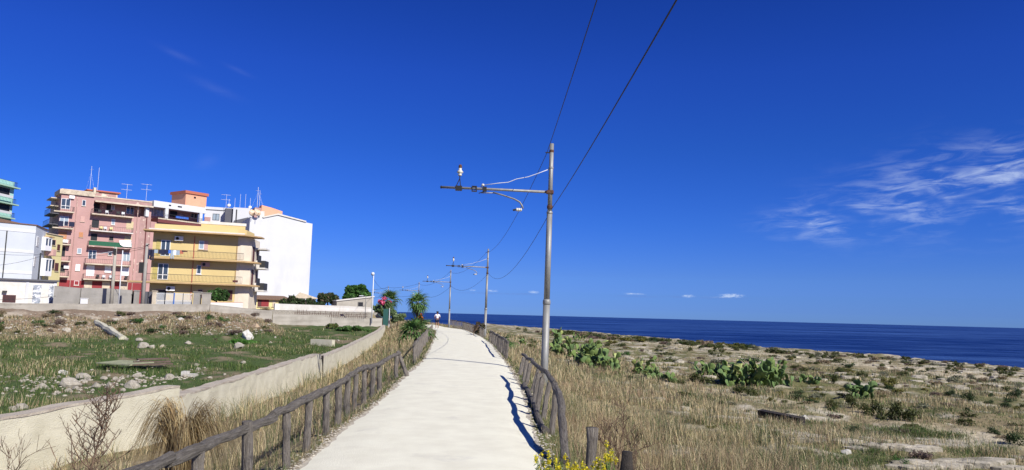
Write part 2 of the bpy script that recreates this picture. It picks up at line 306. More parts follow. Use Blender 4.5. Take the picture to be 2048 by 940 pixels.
# ------------------------------------------------------------------ mesh helpers
def tag(o, label=None, cat=None, group=None, kind=None):
    if label: o['label'] = label
    if cat: o['category'] = cat
    if group: o['group'] = group
    if kind: o['kind'] = kind
    return o
def link(name, me, m=None, parent=None):
    if m and not me.materials: me.materials.append(m)
    o = bpy.data.objects.new(name, me); C.objects.link(o)
    if parent: o.parent = parent
    return o
def thing(name, label, cat, loc=(0,0,0), rz=0.0, group=None):
    o = bpy.data.objects.new(name, None); C.objects.link(o); o.location = loc; o.rotation_euler = (0,0,rz); o.empty_display_size = .2
    return tag(o, label, cat, group)
def copy_tree(o, parent=None):
    c = o.copy(); C.objects.link(c)
    if parent: c.parent = parent
    for ch in list(o.children): copy_tree(ch, c)
    return c
class MB:
    def __init__(s): s.v = []; s.f = []
    def box(s, x0, x1, y0, y1, z0, z1):
        i = len(s.v)
        s.v += [(x0,y0,z0),(x1,y0,z0),(x1,y1,z0),(x0,y1,z0),(x0,y0,z1),(x1,y0,z1),(x1,y1,z1),(x0,y1,z1)]
        s.f += [(i,i+3,i+2,i+1),(i+4,i+5,i+6,i+7),(i,i+1,i+5,i+4),(i+1,i+2,i+6,i+5),(i+2,i+3,i+7,i+6),(i+3,i,i+4,i+7)]; return s
    def prism(s, poly, z0, z1):            # poly in xy, counter-clockwise
        i = len(s.v); n = len(poly)
        s.v += [(p[0],p[1],z0) for p in poly]+[(p[0],p[1],z1) for p in poly]
        s.f += [tuple(range(i+n-1, i-1, -1)), tuple(range(i+n, i+2*n))]
        s.f += [(i+k, i+(k+1)%n, i+n+(k+1)%n, i+n+k) for k in range(n)]; return s
    def slab(s, poly, y0, y1):             # poly in xz, seen from -y counter-clockwise
        i = len(s.v); n = len(poly)
        s.v += [(p[0],y0,p[1]) for p in poly]+[(p[0],y1,p[1]) for p in poly]
        s.f += [tuple(range(i, i+n)), tuple(range(i+2*n-1, i+n-1, -1))]
        s.f += [(i+(k+1)%n, i+k, i+n+k, i+n+(k+1)%n) for k in range(n)]; return s
    def tube(s, pts, rad, n=6, cap=True, jit=0.0):
        pts = [Vector(p) for p in pts]; m = len(pts)
        if not hasattr(rad, '__len__'): rad = [rad]*m
        i = len(s.v); up = None
        for k, p in enumerate(pts):
            t = (pts[min(k+1, m-1)]-pts[max(k-1, 0)]).normalized()
            if up is None: up = t.cross(Vector((0,0,1)) if abs(t.z) < .9 else Vector((1,0,0))).normalized()
            a = (up-t*up.dot(t)).normalized(); b = t.cross(a); up = a
            for j in range(n):
                w = 2*PI*j/n; r = rad[k]*(1+random.uniform(-jit, jit)); q = p+a*math.cos(w)*r+b*math.sin(w)*r; s.v.append(tuple(q))
        for k in range(m-1):
            for j in range(n): s.f.append((i+k*n+j, i+k*n+(j+1)%n, i+(k+1)*n+(j+1)%n, i+(k+1)*n+j))
        if cap: s.f.append(tuple(range(i+n-1, i-1, -1))); s.f.append(tuple(range(i+(m-1)*n, i+m*n)))
        return s
    def lathe(s, prof, n=10, c=(0,0,0), axis='z'):
        i = len(s.v)
        for (r, h) in prof:
            for j in range(n):
                w = 2*PI*j/n; p = (r*math.cos(w), r*math.sin(w), h)
                if axis == 'x': p = (p[2], p[0], p[1])
                if axis == 'y': p = (p[0], p[2], p[1])
                s.v.append((p[0]+c[0], p[1]+c[1], p[2]+c[2]))
        m = len(prof)
        for k in range(m-1):
            for j in range(n): s.f.append((i+k*n+j, i+k*n+(j+1)%n, i+(k+1)*n+(j+1)%n, i+(k+1)*n+j))
        s.f.append(tuple(range(i+n-1, i-1, -1))); s.f.append(tuple(range(i+(m-1)*n, i+m*n))); return s
    def mesh(s, name, m, smooth=False, off=None):
        me = bpy.data.meshes.new(name)
        v = s.v if off is None else [(a-off[0], b-off[1], c-off[2]) for a, b, c in s.v]
        me.from_pydata(v, [], s.f); me.materials.append(m)
        if smooth: me.polygons.foreach_set('use_smooth', [True]*len(me.polygons))
        me.update(); return me
    def build(s, name, m, parent=None, smooth=False, off=None):
        o = link(name, s.mesh(name, m, smooth, off), None, parent)
        if off is not None: o.location = off
        return o
def npmesh(name, verts, faces_list, m, cols=None, smooth=False):
    """faces_list: list of (k, array[n,k])"""
    me = bpy.data.meshes.new(name); me.vertices.add(len(verts)); me.vertices.foreach_set('co', np.asarray(verts, np.float32).ravel())
    li = np.concatenate([f.ravel() for f in faces_list]).astype(np.int32)
    tot = np.concatenate([np.full(len(f), f.shape[1]) for f in faces_list]).astype(np.int32)
    st = np.concatenate([[0], np.cumsum(tot)[:-1]]).astype(np.int32)
    me.loops.add(len(li)); me.loops.foreach_set('vertex_index', li); me.polygons.add(len(tot)); me.polygons.foreach_set('loop_start', st)
    me.polygons.foreach_set('use_smooth', np.full(len(tot), smooth))
    if cols is not None:
        ca = me.color_attributes.new('Col', 'FLOAT_COLOR', 'POINT'); c4 = np.ones((len(verts), 4), np.float32); c4[:, :3] = cols; ca.data.foreach_set('color', c4.ravel())
    me.materials.append(m); me.update(); return me

# ------------------------------------------------------------------ ground sheet
def ground_colour(x, y):
    r = XR(y); l = XL(y); dr = x-r; dl = l-x
    rock = np.array([.46,.42,.335]); soil = np.array([.27,.22,.14]); straw = np.array([.215,.175,.10]); olive = np.array([.10,.098,.042]); green = np.array([.06,.09,.03])
    n1 = fbm(x*.18, y*.18, 21); n2 = fbm(x*.75, y*.75, 22, 5); n3 = fbm(x*.09, y*.05, 23); n4 = fbm(x*2.6, y*2.6, 24)
    def mx(a, b, t): return a*(1-t[..., None])+b*t[..., None]
    c = np.broadcast_to(straw, x.shape+(3,)).copy()
    # right plain
    cr = mx(c, np.broadcast_to(olive*1.25, c.shape), sst(n1+.5*(n4-.5), .30, .50))
    cr = mx(cr, np.broadcast_to(soil, c.shape), sst(n3, .5, .66)*.6)
    t = XS(y)-x; near_shore = sst(-t, -30, -6)
    rk = sst(n2+.09*near_shore-.045, .52, .61)*sst(dr, 3.5, 6)
    cr = mx(cr, np.broadcast_to(rock, c.shape)*(.8+.4*n4[..., None]), rk*.68)
    # worn earth track over the plain
    tr = np.exp(-((x-track_x(y))/1.3)**2)*sst(n4+n2, .7, 1.1)
    cr = mx(cr, np.broadcast_to(np.array([.41,.35,.24]), c.shape), np.clip(tr, 0, 1)*.8)
    tr2 = np.exp(-((t-24-6*(n3-.5))/4.5)**2)*(y < 150)
    cr = mx(cr, np.broadcast_to(np.array([.46,.40,.29]), c.shape), np.clip(tr2, 0, 1)*.75)
    cr = np.where((t < 1)[..., None], np.array([.34,.30,.235])*(.7+.5*n4[..., None]), cr)
    # left: verge, field, bank
    cl = mx(c, np.broadcast_to(soil*.8, c.shape), sst(n2, .4, .6))
    fld = (x < XW(y)) & (y < 88)
    g = mx(np.broadcast_to(green, c.shape), np.broadcast_to(soil*.7, c.shape), sst(n2, .55, .7))
    bk = sst(y+8*(n1-.5), 56, 62)*sst(-x/np.maximum(y, 1), .28, .35)
    g = mx(g, mx(np.broadcast_to(np.array([.22,.165,.115]), c.shape), np.broadcast_to(np.array([.40,.34,.26]), c.shape), sst(n2, .52, .66)), bk)
    cl = np.where(fld[..., None], g, cl)
    cl = np.where(((y >= 84) & (dl > 6))[..., None], np.array([.27,.245,.20]), cl)
    out = np.where((dr > 0)[..., None], cr, cl)
    return np.where(((dr <= 0) & (dl <= 0))[..., None], np.where((y > 100)[..., None], np.array([.17,.14,.085]), np.array([.40,.36,.29])), out)
_tp = [onz(*p) for p in [(2048,905,-1.9), (1850,862,-1.8), (1640,822,-1.6), (1450,790,-1.5), (1330,765,-1.4)]]
_tp.sort(key=lambda v: v.y)
def track_x(y): return np.interp(y, [v.y for v in _tp]+[60.0], [v.x for v in _tp]+[3.0])
ang = np.unique(np.concatenate([np.linspace(-180, -50, 40), np.linspace(-50, 50, 560), np.linspace(50, 180, 40)]))
rad = np.concatenate([[.02], np.geomspace(1.5, 420, 430), np.geomspace(440, 2500, 24)])
A_, R_ = np.meshgrid(np.radians(ang), rad)
gx = (R_*np.sin(A_)); gy = (R_*np.cos(A_)); gz = H(gx, gy)
gc = ground_colour(gx, gy)
nA, nR = len(ang), len(rad)
idx = np.arange(nA*nR).reshape(nR, nA)
fq = np.stack([idx[:-1,:-1], idx[:-1,1:], idx[1:,1:], idx[1:,:-1]], -1).reshape(-1, 4)[:, ::-1]
keep = gz.ravel()[fq].max(1) > -8.9
me = npmesh('ground', np.stack([gx, gy, gz], -1).reshape(-1, 3), [fq[keep]], M_GROUND, gc.reshape(-1, 3), True)
tag(link('ground', me), kind='structure')

# sea: a sheet to the horizon
m = mat('sea_water', (.006,.030,.150), .35, (.004,.022,.115), .02, 0); t = m.node_tree; b = t.nodes['Principled BSDF']
b.inputs['Specular IOR Level'].default_value = .12; b.inputs['IOR'].default_value = 1.33; b.inputs['Roughness'].default_value = .45
tc = N(t, 'ShaderNodeTexCoord'); mp = N(t, 'ShaderNodeMapping'); mp.inputs['Scale'].default_value = (.12,.42,1); mp.inputs['Rotation'].default_value = (0,0,R(-14)); t.links.new(tc.outputs['Object'], mp.inputs[0])
n = N(t, 'ShaderNodeTexNoise'); n.inputs['Scale'].default_value = 1.0; n.inputs['Detail'].default_value = 9; n.inputs['Roughness'].default_value = .7; t.links.new(mp.outputs[0], n.inputs[0])
bp = N(t, 'ShaderNodeBump'); bp.inputs['Strength'].default_value = .9; bp.inputs['Distance'].default_value = 1.2; t.links.new(n.outputs[0], bp.inputs['Height']); t.links.new(bp.outputs[0], b.inputs['Normal'])
acc = None
for k_, (fx_, fy_, wt_) in enumerate([(.05,.20,.30), (.016,.06,.30), (.005,.016,.25), (.0013,.0045,.25)]):
    mp2 = N(t, 'ShaderNodeMapping'); mp2.inputs['Scale'].default_value = (fx_, fy_, 1); mp2.inputs['Rotation'].default_value = (0, 0, R(-6+4*k_)); mp2.inputs['Location'].default_value = (k_*3.1, k_*1.7, 0); t.links.new(tc.outputs['Object'], mp2.inputs[0])
    n2 = N(t, 'ShaderNodeTexNoise'); n2.inputs['Scale'].default_value = 1.0; n2.inputs['Detail'].default_value = 2.5; n2.inputs['Roughness'].default_value = .55; t.links.new(mp2.outputs[0], n2.inputs[0])
    v_ = mth(t, 'MULTIPLY', mth(t, 'SUBTRACT', n2.outputs[0], .5), wt_*8.5); acc = v_ if acc is None else mth(t, 'ADD', acc, v_)
r1 = N(t, 'ShaderNodeMapRange'); r1.inputs[1].default_value = -.5; r1.inputs[2].default_value = .75; t.links.new(acc, r1.inputs[0])
mx = N(t, 'ShaderNodeMix', data_type='RGBA'); t.links.new(r1.outputs[0], mx.inputs[0]); mx.inputs[6].default_value = (.002,.016,.105,1); mx.inputs[7].default_value = (.036,.085,.25,1); t.links.new(mx.outputs[2], b.inputs['Base Color'])
sr = np.concatenate([[1.0], np.geomspace(60, 60000, 30)]); sa = np.radians(np.linspace(-180, 180, 97))
A2, R2 = np.meshgrid(sa, sr); i2 = np.arange(A2.size).reshape(A2.shape)
f2 = np.stack([i2[:-1,:-1], i2[:-1,1:], i2[1:,1:], i2[1:,:-1]], -1).reshape(-1, 4)[:, ::-1]
tag(link('sea', npmesh('sea', np.stack([R2*np.sin(A2), R2*np.cos(A2), np.full(A2.shape, -6.0)], -1).reshape(-1, 3), [f2], m)), kind='structure')

# path: one strip with a ragged lip
ys = np.concatenate([np.linspace(-12, 4, 30), np.arange(4.1, 30, .12), np.geomspace(30, 101, 150)])
pl = []; 
for j, y in enumerate(ys):
    jl = (fbm(np.array(y*2.2), np.array(1.0), 31)-.5)*.18; jr = (fbm(np.array(y*2.2), np.array(5.0), 32)-.5)*.22
    a, b_ = float(XL(y))+float(jl), float(XR(y))+float(jr)
    for k, u in enumerate(np.linspace(0, 1, 9)):
        pl.append((a+(b_-a)*u, y, 0.02*math.sin(PI*u)-(0.035 if k in (0, 8) else 0)))
    
i3 = np.arange(len(pl)).reshape(-1, 9); f3 = np.stack([i3[:-1,:-1], i3[:-1,1:], i3[1:,1:], i3[1:,:-1]], -1).reshape(-1, 4)
tag(link('path', npmesh('path', np.array(pl), [f3], M_PATH, None, True)), kind='structure')
# broken crust along both lips
cb = MB()
def lump(mb, c, s, n=6, flat=.5):
    i = len(mb.v); rings = [(.0,-.5),(.75,-.35),(1,0),(.7,.4),(0,.5)]
    ph = random.random()*6
    for (r, h) in rings[1:4]:
        for j in range(n):
            w = ph+2*PI*j/n; q = s*r*random.uniform(.75, 1.2); mb.v.append((c[0]+math.cos(w)*q, c[1]+math.sin(w)*q, c[2]+h*s*2*flat*random.uniform(.8, 1.2)))
    mb.v.append((c[0], c[1], c[2]+.55*s*2*flat))
    for k in range(2):
        for j in range(n): mb.f.append((i+k*n+j, i+k*n+(j+1)%n, i+(k+1)*n+(j+1)%n, i+(k+1)*n+j))
    for j in range(n): mb.f.append((i+2*n+j, i+2*n+(j+1)%n, i+3*n))
for k in range(2200):
    y = 4.5*math.exp(random.random()*2.4); sgn = random.random() < .5
    x = (float(XL(y))-abs(random.gauss(0,.09))+.02) if sgn else (float(XR(y))+abs(random.gauss(0,.12))-.03)
    s = random.uniform(.006, .022)*(1.0 if sgn else 1.3); lump(cb, (x, y, max(float(H(x, y)), -.06)+s*.15), s, 5, .3)
tag(cb.build('path_rubble', M_CRUST), kind='stuff')

# ------------------------------------------------------------------ cream field wall
wallroot = thing('field_wall', 'long cream rendered low wall stepping down beside the dry verge, left of the path', 'wall', (WP['a'][1].x, WP['a'][1].y, -1.1))
def wall_section(pts, thick, zb, parent, m, mt, name='wall_section', seg=.35, capname='wall_top', loc=None, rough=.02):
    P = [Vector(p) for p in pts]; out = []
    for a, b in zip(P[:-1], P[1:]):
        n = max(1, int((b-a).length/seg))
        for k in range(n): out.append(a.lerp(b, k/n))
    out.append(P[-1]); v = []; nz = 7; vt = []
    off = Vector(parent.location) if parent else Vector((0,0,0))
    for k, p in enumerate(out):
        t = (out[min(k+1, len(out)-1)]-out[max(k-1, 0)]); t.z = 0; t.normalize(); nrm = Vector((t.y, -t.x, 0))
        top = p.z+random.uniform(-.018, .012)
        for side in (1, -1):
            for j in range(nz):
                h = j/(nz-1); d = thick/2+.03*(1-h)+random.uniform(-rough, rough)*.6
                q = p+nrm*d*side; v.append((q.x-off.x, q.y-off.y, zb+(top-zb)*h-off.z))
        for side in (1, -1): q = p+nrm*(thick/2+.006)*side; vt.append((q.x-off.x, q.y-off.y, top+.004-off.z))
        for side in (1, -1): q = p+nrm*(thick/2+.006)*side; vt.append((q.x-off.x, q.y-off.y, top-.035-off.z))
    f = []; w = 2*nz
    for k in range(len(out)-1):
        for j in range(nz-1):
            f.append((k*w+j, (k+1)*w+j, (k+1)*w+j+1, k*w+j+1)); f.append((k*w+nz+j+1, (k+1)*w+nz+j+1, (k+1)*w+nz+j, k*w+nz+j))
    for k in (0, len(out)-1):
        for j in range(nz-1): f.append((k*w+j, k*w+j+1, k*w+nz+j+1, k*w+nz+j))
    mb = MB(); mb.v = v; mb.f = f; o = mb.build(name, m, parent)
    ft = []
    for k in range(len(out)-1):
        ft += [(k*4, (k+1)*4, (k+1)*4+1, k*4+1), (k*4+2, (k+1)*4+2, (k+1)*4, k*4), (k*4+1, (k+1)*4+1, (k+1)*4+3, k*4+3)]
    for k in (0, len(out)-1): ft.append((k*4, k*4+1, k*4+3, k*4+2))
    mb = MB(); mb.v = vt; mb.f = ft; mb.build(capname, mt, parent)
    return o
for k in 'abc': wall_section(WP[k], .28, -1.9, wallroot, M_WALL, M_WALLTOP)
# dark rod hanging down the wall face near the step
# ------------------------------------------------------------------ fences
def noisy_line(a, b, n, amp):
    a = Vector(a); b = Vector(b); return [a.lerp(b, k/n)+Vector((random.uniform(-amp, amp), 0, random.uniform(-amp, amp)))*(0 if k in (0, n) else 1) for k in range(n+1)]
def post(parent, base, top, r, off):
    base = Vector(base); top = Vector(top); d = top-base; L = d.length
    mb = MB(); n = 9; pts = []
    for k in range(6): pts.append((random.uniform(-.006,.006), random.uniform(-.006,.006), L*k/5))
    mb.tube(pts, [r*random.uniform(.9, 1.08) for _ in pts], n, jit=.10)
    o = mb.build('post', M_WOOD, parent); 
    q = d.to_track_quat('Z', 'Y'); o.rotation_mode = 'QUATERNION'; o.rotation_quaternion = q; o.location = base-off
    return o
def rail(parent, pts, r, off, name='rail', wig=.009):
    # subdivide each stretch, local Y along the log so the grain follows it
    P = [Vector(p) for p in pts]; a, b = P[0], P[-1]; d = (b-a)
    q = d.to_track_quat('Y', 'Z'); qi = q.inverted(); loc = []
    for k in range(len(P)-1):
        for u in (0, .33, .66): 
            p = P[k].lerp(P[k+1], u)+Vector((random.uniform(-wig, wig), 0, random.uniform(-wig, wig)))*(1 if (k or u) else .3); loc.append(qi @ (p-a))
    loc.append(qi @ (P[-1]-a)); mb = MB(); mb.tube(loc, [r*random.uniform(.86, 1.12) for _ in loc], 10, jit=.10)
    o = mb.build(name, M_WOODX, parent); o.rotation_mode = 'QUATERNION'; o.rotation_quaternion = q; o.location = a-off; return o
def P3(px, py, z): return onz(px, py, z)
# near left
LR = [P3(*p) for p in [(290,940,.55),(416,886,.53),(499,853,.52),(572,821,.54),(626,792,.55),(669,770,.56),(695,755.5,.55),(720,739,.57),(763,725,.52),(799.5,705,.55)]]
LR = [Vector((-2.22,1.2,.55)), Vector((-2.3,3.0,.56))]+LR
railx = lambda y, rr: Vector((np.interp(y, [p.y for p in rr], [p.x for p in rr]), y, np.interp(y, [p.y for p in rr], [p.z for p in rr])))
def fence(label, rr, ys, rad, lean, seglen, postr=(.042,.06), drop=.0, zbase=None, side=-1):
    off = Vector((rr[0].x, rr[0].y, 0.0)); f = thing('wooden_fence', label, 'fence', off, 0, 'weathered pole fences along the path')
    # rails in overlapping logs
    y = rr[0].y; yend = rr[-1].y; k = 0
    while y < yend-.2:
        y2 = min(yend, y+seglen*random.uniform(.9, 1.1))
        if yend-y2 < seglen*.4: y2 = yend
        nn = max(2, int((y2-y)/.55)); pts = [railx(y+(y2-y)*j/nn, rr) for j in range(nn+1)]
        dz = .012 if k % 2 else -.012
        rail(f, [p+Vector((0,0,dz)) for p in pts], rad*random.uniform(.9, 1.08), off); y = y2-.05; k += 1
        if y2 >= yend: break
    for y in ys:
        t = railx(y, rr); jx = random.uniform(-.03, .03); bx = t.x+lean+jx; by = y+random.uniform(-.04,.04)
        zb = float(H(bx, by))-.12
        post(f, (bx, by, zb), (t.x+random.uniform(-.015,.015), y, t.z-rad*.7-drop+random.choice([0,0,0,.05,.09])), random.uniform(*postr)*.92, off)
    return f
ysl = [3.9,4.9,5.9,6.95,8.05,9.1,10.2,11.05,12.1,12.9,14.0,15.0,15.9]
f1 = fence('weathered grey pole fence in the foreground on the left side of the path', LR, ysl, .045, .0, 2.3)
off1 = Vector((LR[0].x, LR[0].y, 0)); e = LR[-1]
post(f1, (e.x+.30, e.y-.3, -.12), (e.x-.05, e.y, e.z+.03), .05, off1); post(f1, (e.x+.05, e.y-.8, -.12), (e.x+.02, e.y-.7, .5), .05, off1)
L2 = [P3(828,689,.6), P3(846,669,.6), P3(857,658,.6), P3(865,650.5,.6)]
L2.sort(key=lambda v: v.y)
fence('closely set grey picket fence farther along the left edge of the path', L2, list(np.arange(L2[0].y+.1, L2[-1].y, .78)), .036, .0, 3.0, (.034,.052))
R1 = [P3(1131,921,.05), P3(1125,844,.33), P3(1120,800,.49), P3(1108.5,768,.6), P3(1097,752,.62), P3(1080,736,.6), P3(1062,720,.58), P3(1045,708.6,.6)]
R1.sort(key=lambda v: v.y)
offR = Vector((R1[0].x, R1[0].y, 0)); fr = thing('wooden_fence', 'crooked pole fence in the right foreground, its top rail fallen at the near end', 'fence', offR, 0, 'weathered pole fences along the path')
rail(fr, R1[:4], .048, offR, wig=.012); rail(fr, [R1[3]+Vector((0,-.1,.02))]+R1[4:6], .045, offR, wig=.03); rail(fr, R1[5:], .045, offR, wig=.03)
for (tx, ty, bx, by, zt) in [(1048,715,1038,750,.55),(1054,719,1045,763,.54),(1061,727,1050,771,.53),(1077,737,1061,784,.56),(1079,747,1065,803,.52),(1085,756,1072,819,.52),(1099,765,1084,835,.52),(1112,782,1103,863,.52)]:
    bpt = P3(bx, by, -.03); q = Vector((P3(tx, ty, zt).x, bpt.y+.25, zt)); tp = at(tx, ty, bpt.y+.2); tp.z = min(tp.z, .56)
    post(fr, bpt-Vector((0,0,.12)), tp, random.uniform(.042,.058), offR)
bl = [P3(1092,862,.0), P3(1078,838,.0), P3(1068,808,.02), P3(1058,786,.0), P3(1048,768,.0)]; bl.sort(key=lambda v: v.y)
rail(fr, bl, .05, offR, 'ground_log', .02)
R2 = [P3(1017,684,.6), P3(1005,675,.62), P3(990,667,.58), P3(980.4,662,.6)]; R2.sort(key=lambda v: v.y)
fence('second stretch of picket fence on the right side of the path, before the second mast', R2, list(np.arange(R2[0].y+.05, R2[-1].y, .85)), .036, -.06, 2.6, (.034,.05))
R3 = [P3(967.7,657,.6), P3(945,649,.62), P3(925,643.5,.65), P3(900,639.6,.68)]; R3.sort(key=lambda v: v.y)
fence('farthest stretch of picket fence curving away on the right side of the path', R3, list(np.arange(R3[0].y+.05, R3[-1].y, 1.15)), .036, 0, 4.0, (.034,.05))
# two broken posts
for (lab, px, top, Y, r, mt, tp) in [('broken pale post widening towards its top, standing in dry grass right of the path', 1182, 855, 7.4, .052, M_WOOD, 1), ('charred dark split post stump among the yellow flowers in the bottom foreground', 1250, 903, 5.4, .055, M_DARKW, -1)]:
    p = at(px, top, Y); zb = float(H(p.x, p.y)); mb = MB(); L = p.z-zb+.2
    pts = [(0,0,0), (.008,0,L*.3), (-.004,.005,L*.6), (.01,0,L*.85), (.014,0,L)]
    rr = [r*(.55+.55*k/4) for k in range(5)] if tp > 0 else [r*1.35, r*1.25, r*1.1, r*.95, r*.62]
    mb.tube(pts, rr, 11, jit=.12)
    o = mb.build('broken_post', mt, None, True); o.location = (p.x, p.y, zb-.2); tag(o, lab, 'post')

# ------------------------------------------------------------------ overhead line masts
TOP = 6.9; BASE = -1.25
def make_mast():
    m = thing('overhead_line_mast', 'nearest and largest grey steel mast with bracket arm beside the right fence', 'mast', (0,0,BASE), 0, 'overhead line masts along the path')
    z = lambda h: h-BASE
    s = MB().tube([(0,0,-.3),(0,0,z(1.95))], [.115,.105], 16).build('lower_pole', M_GALV, m, True)
    MB().lathe([(.108,z(1.93)),(.118,z(1.96)),(.118,z(2.04)),(.095,z(2.1))], 16).build('collar', M_GALV, s, True)
    s = MB().tube([(0,0,z(2.0)),(0,0,z(4.72))], [.092,.086], 16).build('middle_pole', M_GALV, m, True)
    MB().lathe([(.088,z(4.70)),(.094,z(4.72)),(.094,z(4.76)),(.07,z(4.8))], 16).build('collar', M_GALV, s, True)
    s = MB().tube([(0,0,z(4.75)),(0,0,z(TOP))], [.072,.064], 16).build('upper_pole', M_GALV, m, True)
    MB().lathe([(.067,z(6.62)),(.072,z(6.64)),(.072,z(6.68)),(.067,z(6.7))], 14).build('band', M_RUST, s)
    MB().lathe([(.078,z(4.86)),(.088,z(4.88)),(.088,z(4.95)),(.078,z(4.97))], 14).build('clamp', M_RUST, m)
    za = z(5.38)
    k = MB(); k.box(-.12,.10,-.10,.10,za-.05,za+.05); k.box(-.16,-.12,-.05,.05,za-.03,za+.03); k.build('arm_clamp', M_RUST, m)
    a = MB().tube([(-.1,0,za),(-1.7,0,za+.02),(-3.35,0,za+.03)], [.042,.040,.038], 10).build('bracket_arm', M_GALV, m, True)
    MB().lathe([(.02,-.03),(.045,-.02),(.045,.02),(.03,.03)], 8, (-3.36,0,za+.03), 'x').build('arm_end_cap', M_BLACKM, a)
    # upright insulator on its stand
    st = MB(); st.tube([(-2.92,0,za+.03),(-2.80,0,za+.32)], .014, 5); st.tube([(-2.76,0,za+.03),(-2.80,0,za+.32)], .014, 5); st.box(-2.92,-2.72,-.05,.05,za-.06,za+.09); st.tube([(-2.80,0,za+.3),(-2.80,0,za+.42)], .018, 6)
    s = st.build('insulator_stand', M_BLACKM, m)
    MB().lathe([(.03,0),(.06,.01),(.06,.05),(.04,.07),(.095,.10),(.10,.13),(.06,.17),(.045,.20),(.05,.24)], 14, (-2.80,0,za+.40)).build('insulator', M_PORC, m, True)
    MB().lathe([(.045,0),(.055,.03),(.05,.09),(.02,.12)], 10, (-2.80,0,za+.64)).build('insulator_cap', M_RUST, s)
    c = MB(); c.box(-2.42,-2.26,-.06,.06,za-.07,za-.045); c.box(-2.42,-2.26,-.06,.06,za+.075,za+.10); c.box(-2.42,-2.395,-.06,.06,za-.045,za+.075); c.box(-2.285,-2.26,-.06,.06,za-.045,za+.075); c.build('square_clamp', M_BLACKM, m)
    d = MB(); d.box(-2.08,-1.96,-.05,.05,za-.06,za+.09); d.tube([(-2.2,0,za-.12),(-2.02,0,za-.05),(-2.14,0,za+.10)], .016, 6); d.build('hinge', M_BLACKM, m)
    MB().lathe([(.02,0),(.045,.015),(.05,.05),(.03,.08)], 10, (-2.08,0,za+.10)).build('small_insulator', M_PORC, m, True)
    MB().tube([(-2.12,0,za-.10),(-1.72,0,za-.09)], .02, 6).build('bracket_bar', M_GALV, m, True)
    MB().tube([(-1.75,-.03,za-.08),(-1.45,-.06,za-.16),(-1.1,-.1,za-.27),(-.93,-.12,za-.36),(-.86,-.13,za-.46),(-.82,-.13,za-.56)], .024, 8).build('curved_bracket', M_GALV, m, True)
    ins = MB()
    ins.lathe([(.03,0),(.055,.02),(.055,.05),(.035,.06),(.055,.08),(.055,.11),(.035,.12),(.05,.14),(.05,.17),(.02,.19)], 12, (-1.04,-.13,za-.60), 'x'); ins.build('drop_insulator', M_PORC, m, True)
    MB().tube([(-1.13,-.13,za-.62),(-1.03,-.13,za-.60)], .03, 7).build('wire_grip', M_BLACKM, m)
    MB().tube([(-2.05,0,za+.14),(-1.6,0,za+.22),(-1.3,.01,za+.26),(-1.05,0,za+.37),(-.7,0,za+.45),(-.4,.01,za+.57),(-.05,0,za+.72)], .012, 5).build('stay_wire', M_IRONW, m, True)
    MB().lathe([(.069,z(6.10)),(.078,z(6.11)),(.078,z(6.16)),(.069,z(6.17))], 14).build('stay_band', M_GALV, m)
    MB().box(-.19,-.06,-.025,.025,z(6.60),z(6.63)).build('cable_hook', M_BLACKM, m)
    return m
mp_ = [(1093.5,470,22.8),(972,575,61.0),(900,590,92.0),(837,600,132.0),(776.3,590,157.0)]
mlab = ['nearest and largest grey steel mast with bracket arm beside the right fence', 'second steel mast from the camera, standing behind the right fence against the sea', 'third steel mast, just right of the walking person', 'fourth steel mast, rising in front of the tall fan palm', 'farthest steel mast, above the low palm by the pink oleander']
mast = make_mast(); mpos = []
for i, (px, py, Y) in enumerate(mp_):
    o = mast if i == 0 else copy_tree(mast)
    p = at(px, py, Y); o.location = (p.x, Y, BASE); o['label'] = mlab[i]; mpos.append(Vector((p.x, Y, 0)))
    o.rotation_euler = (0, R(.7), 0) if i < 2 else (0, 0, R(12*(i-2)+6))
    if i >= 2: o.rotation_euler = (0, 0, R(4+5*(i-2)))
def cat(a, b, sag, n=16): return [a.lerp(b, k/n)-Vector((0,0,4*sag*(k/n)*(1-k/n))) for k in range(n+1)]
up = [Vector((1.55,-14,6.5))]+[p+Vector((-.14+(.09 if i < 2 else 0),0,6.6)) for i, p in enumerate(mpos)]+[Vector((-42,190,6.6))]
lo = [Vector((1.75,-14,4.8))]+[p+Vector((.10+(.06 if i < 2 else 0),0,4.9)) for i, p in enumerate(mpos)]+[Vector((-42,190,4.9))]
for nm, L, sg, lab in (('overhead_cable', up, [.25,.75,.7,.8,.3,.4], 'upper dark overhead cable running from mast top to mast top'), ('overhead_cable', lo, [.35,1.15,.9,1.0,.4,.5], 'lower dark overhead cable sagging between the masts')):
    pts = []
    for i in range(len(L)-1): pts += cat(L[i], L[i+1], sg[i])[:-1]
    pts.append(L[-1]); rr = [max(.009, .00014*max(p.y, 0)) for p in pts]
    tag(MB().tube(pts, rr, 5).build(nm, M_CABLE), lab, 'cable', 'overhead cables')
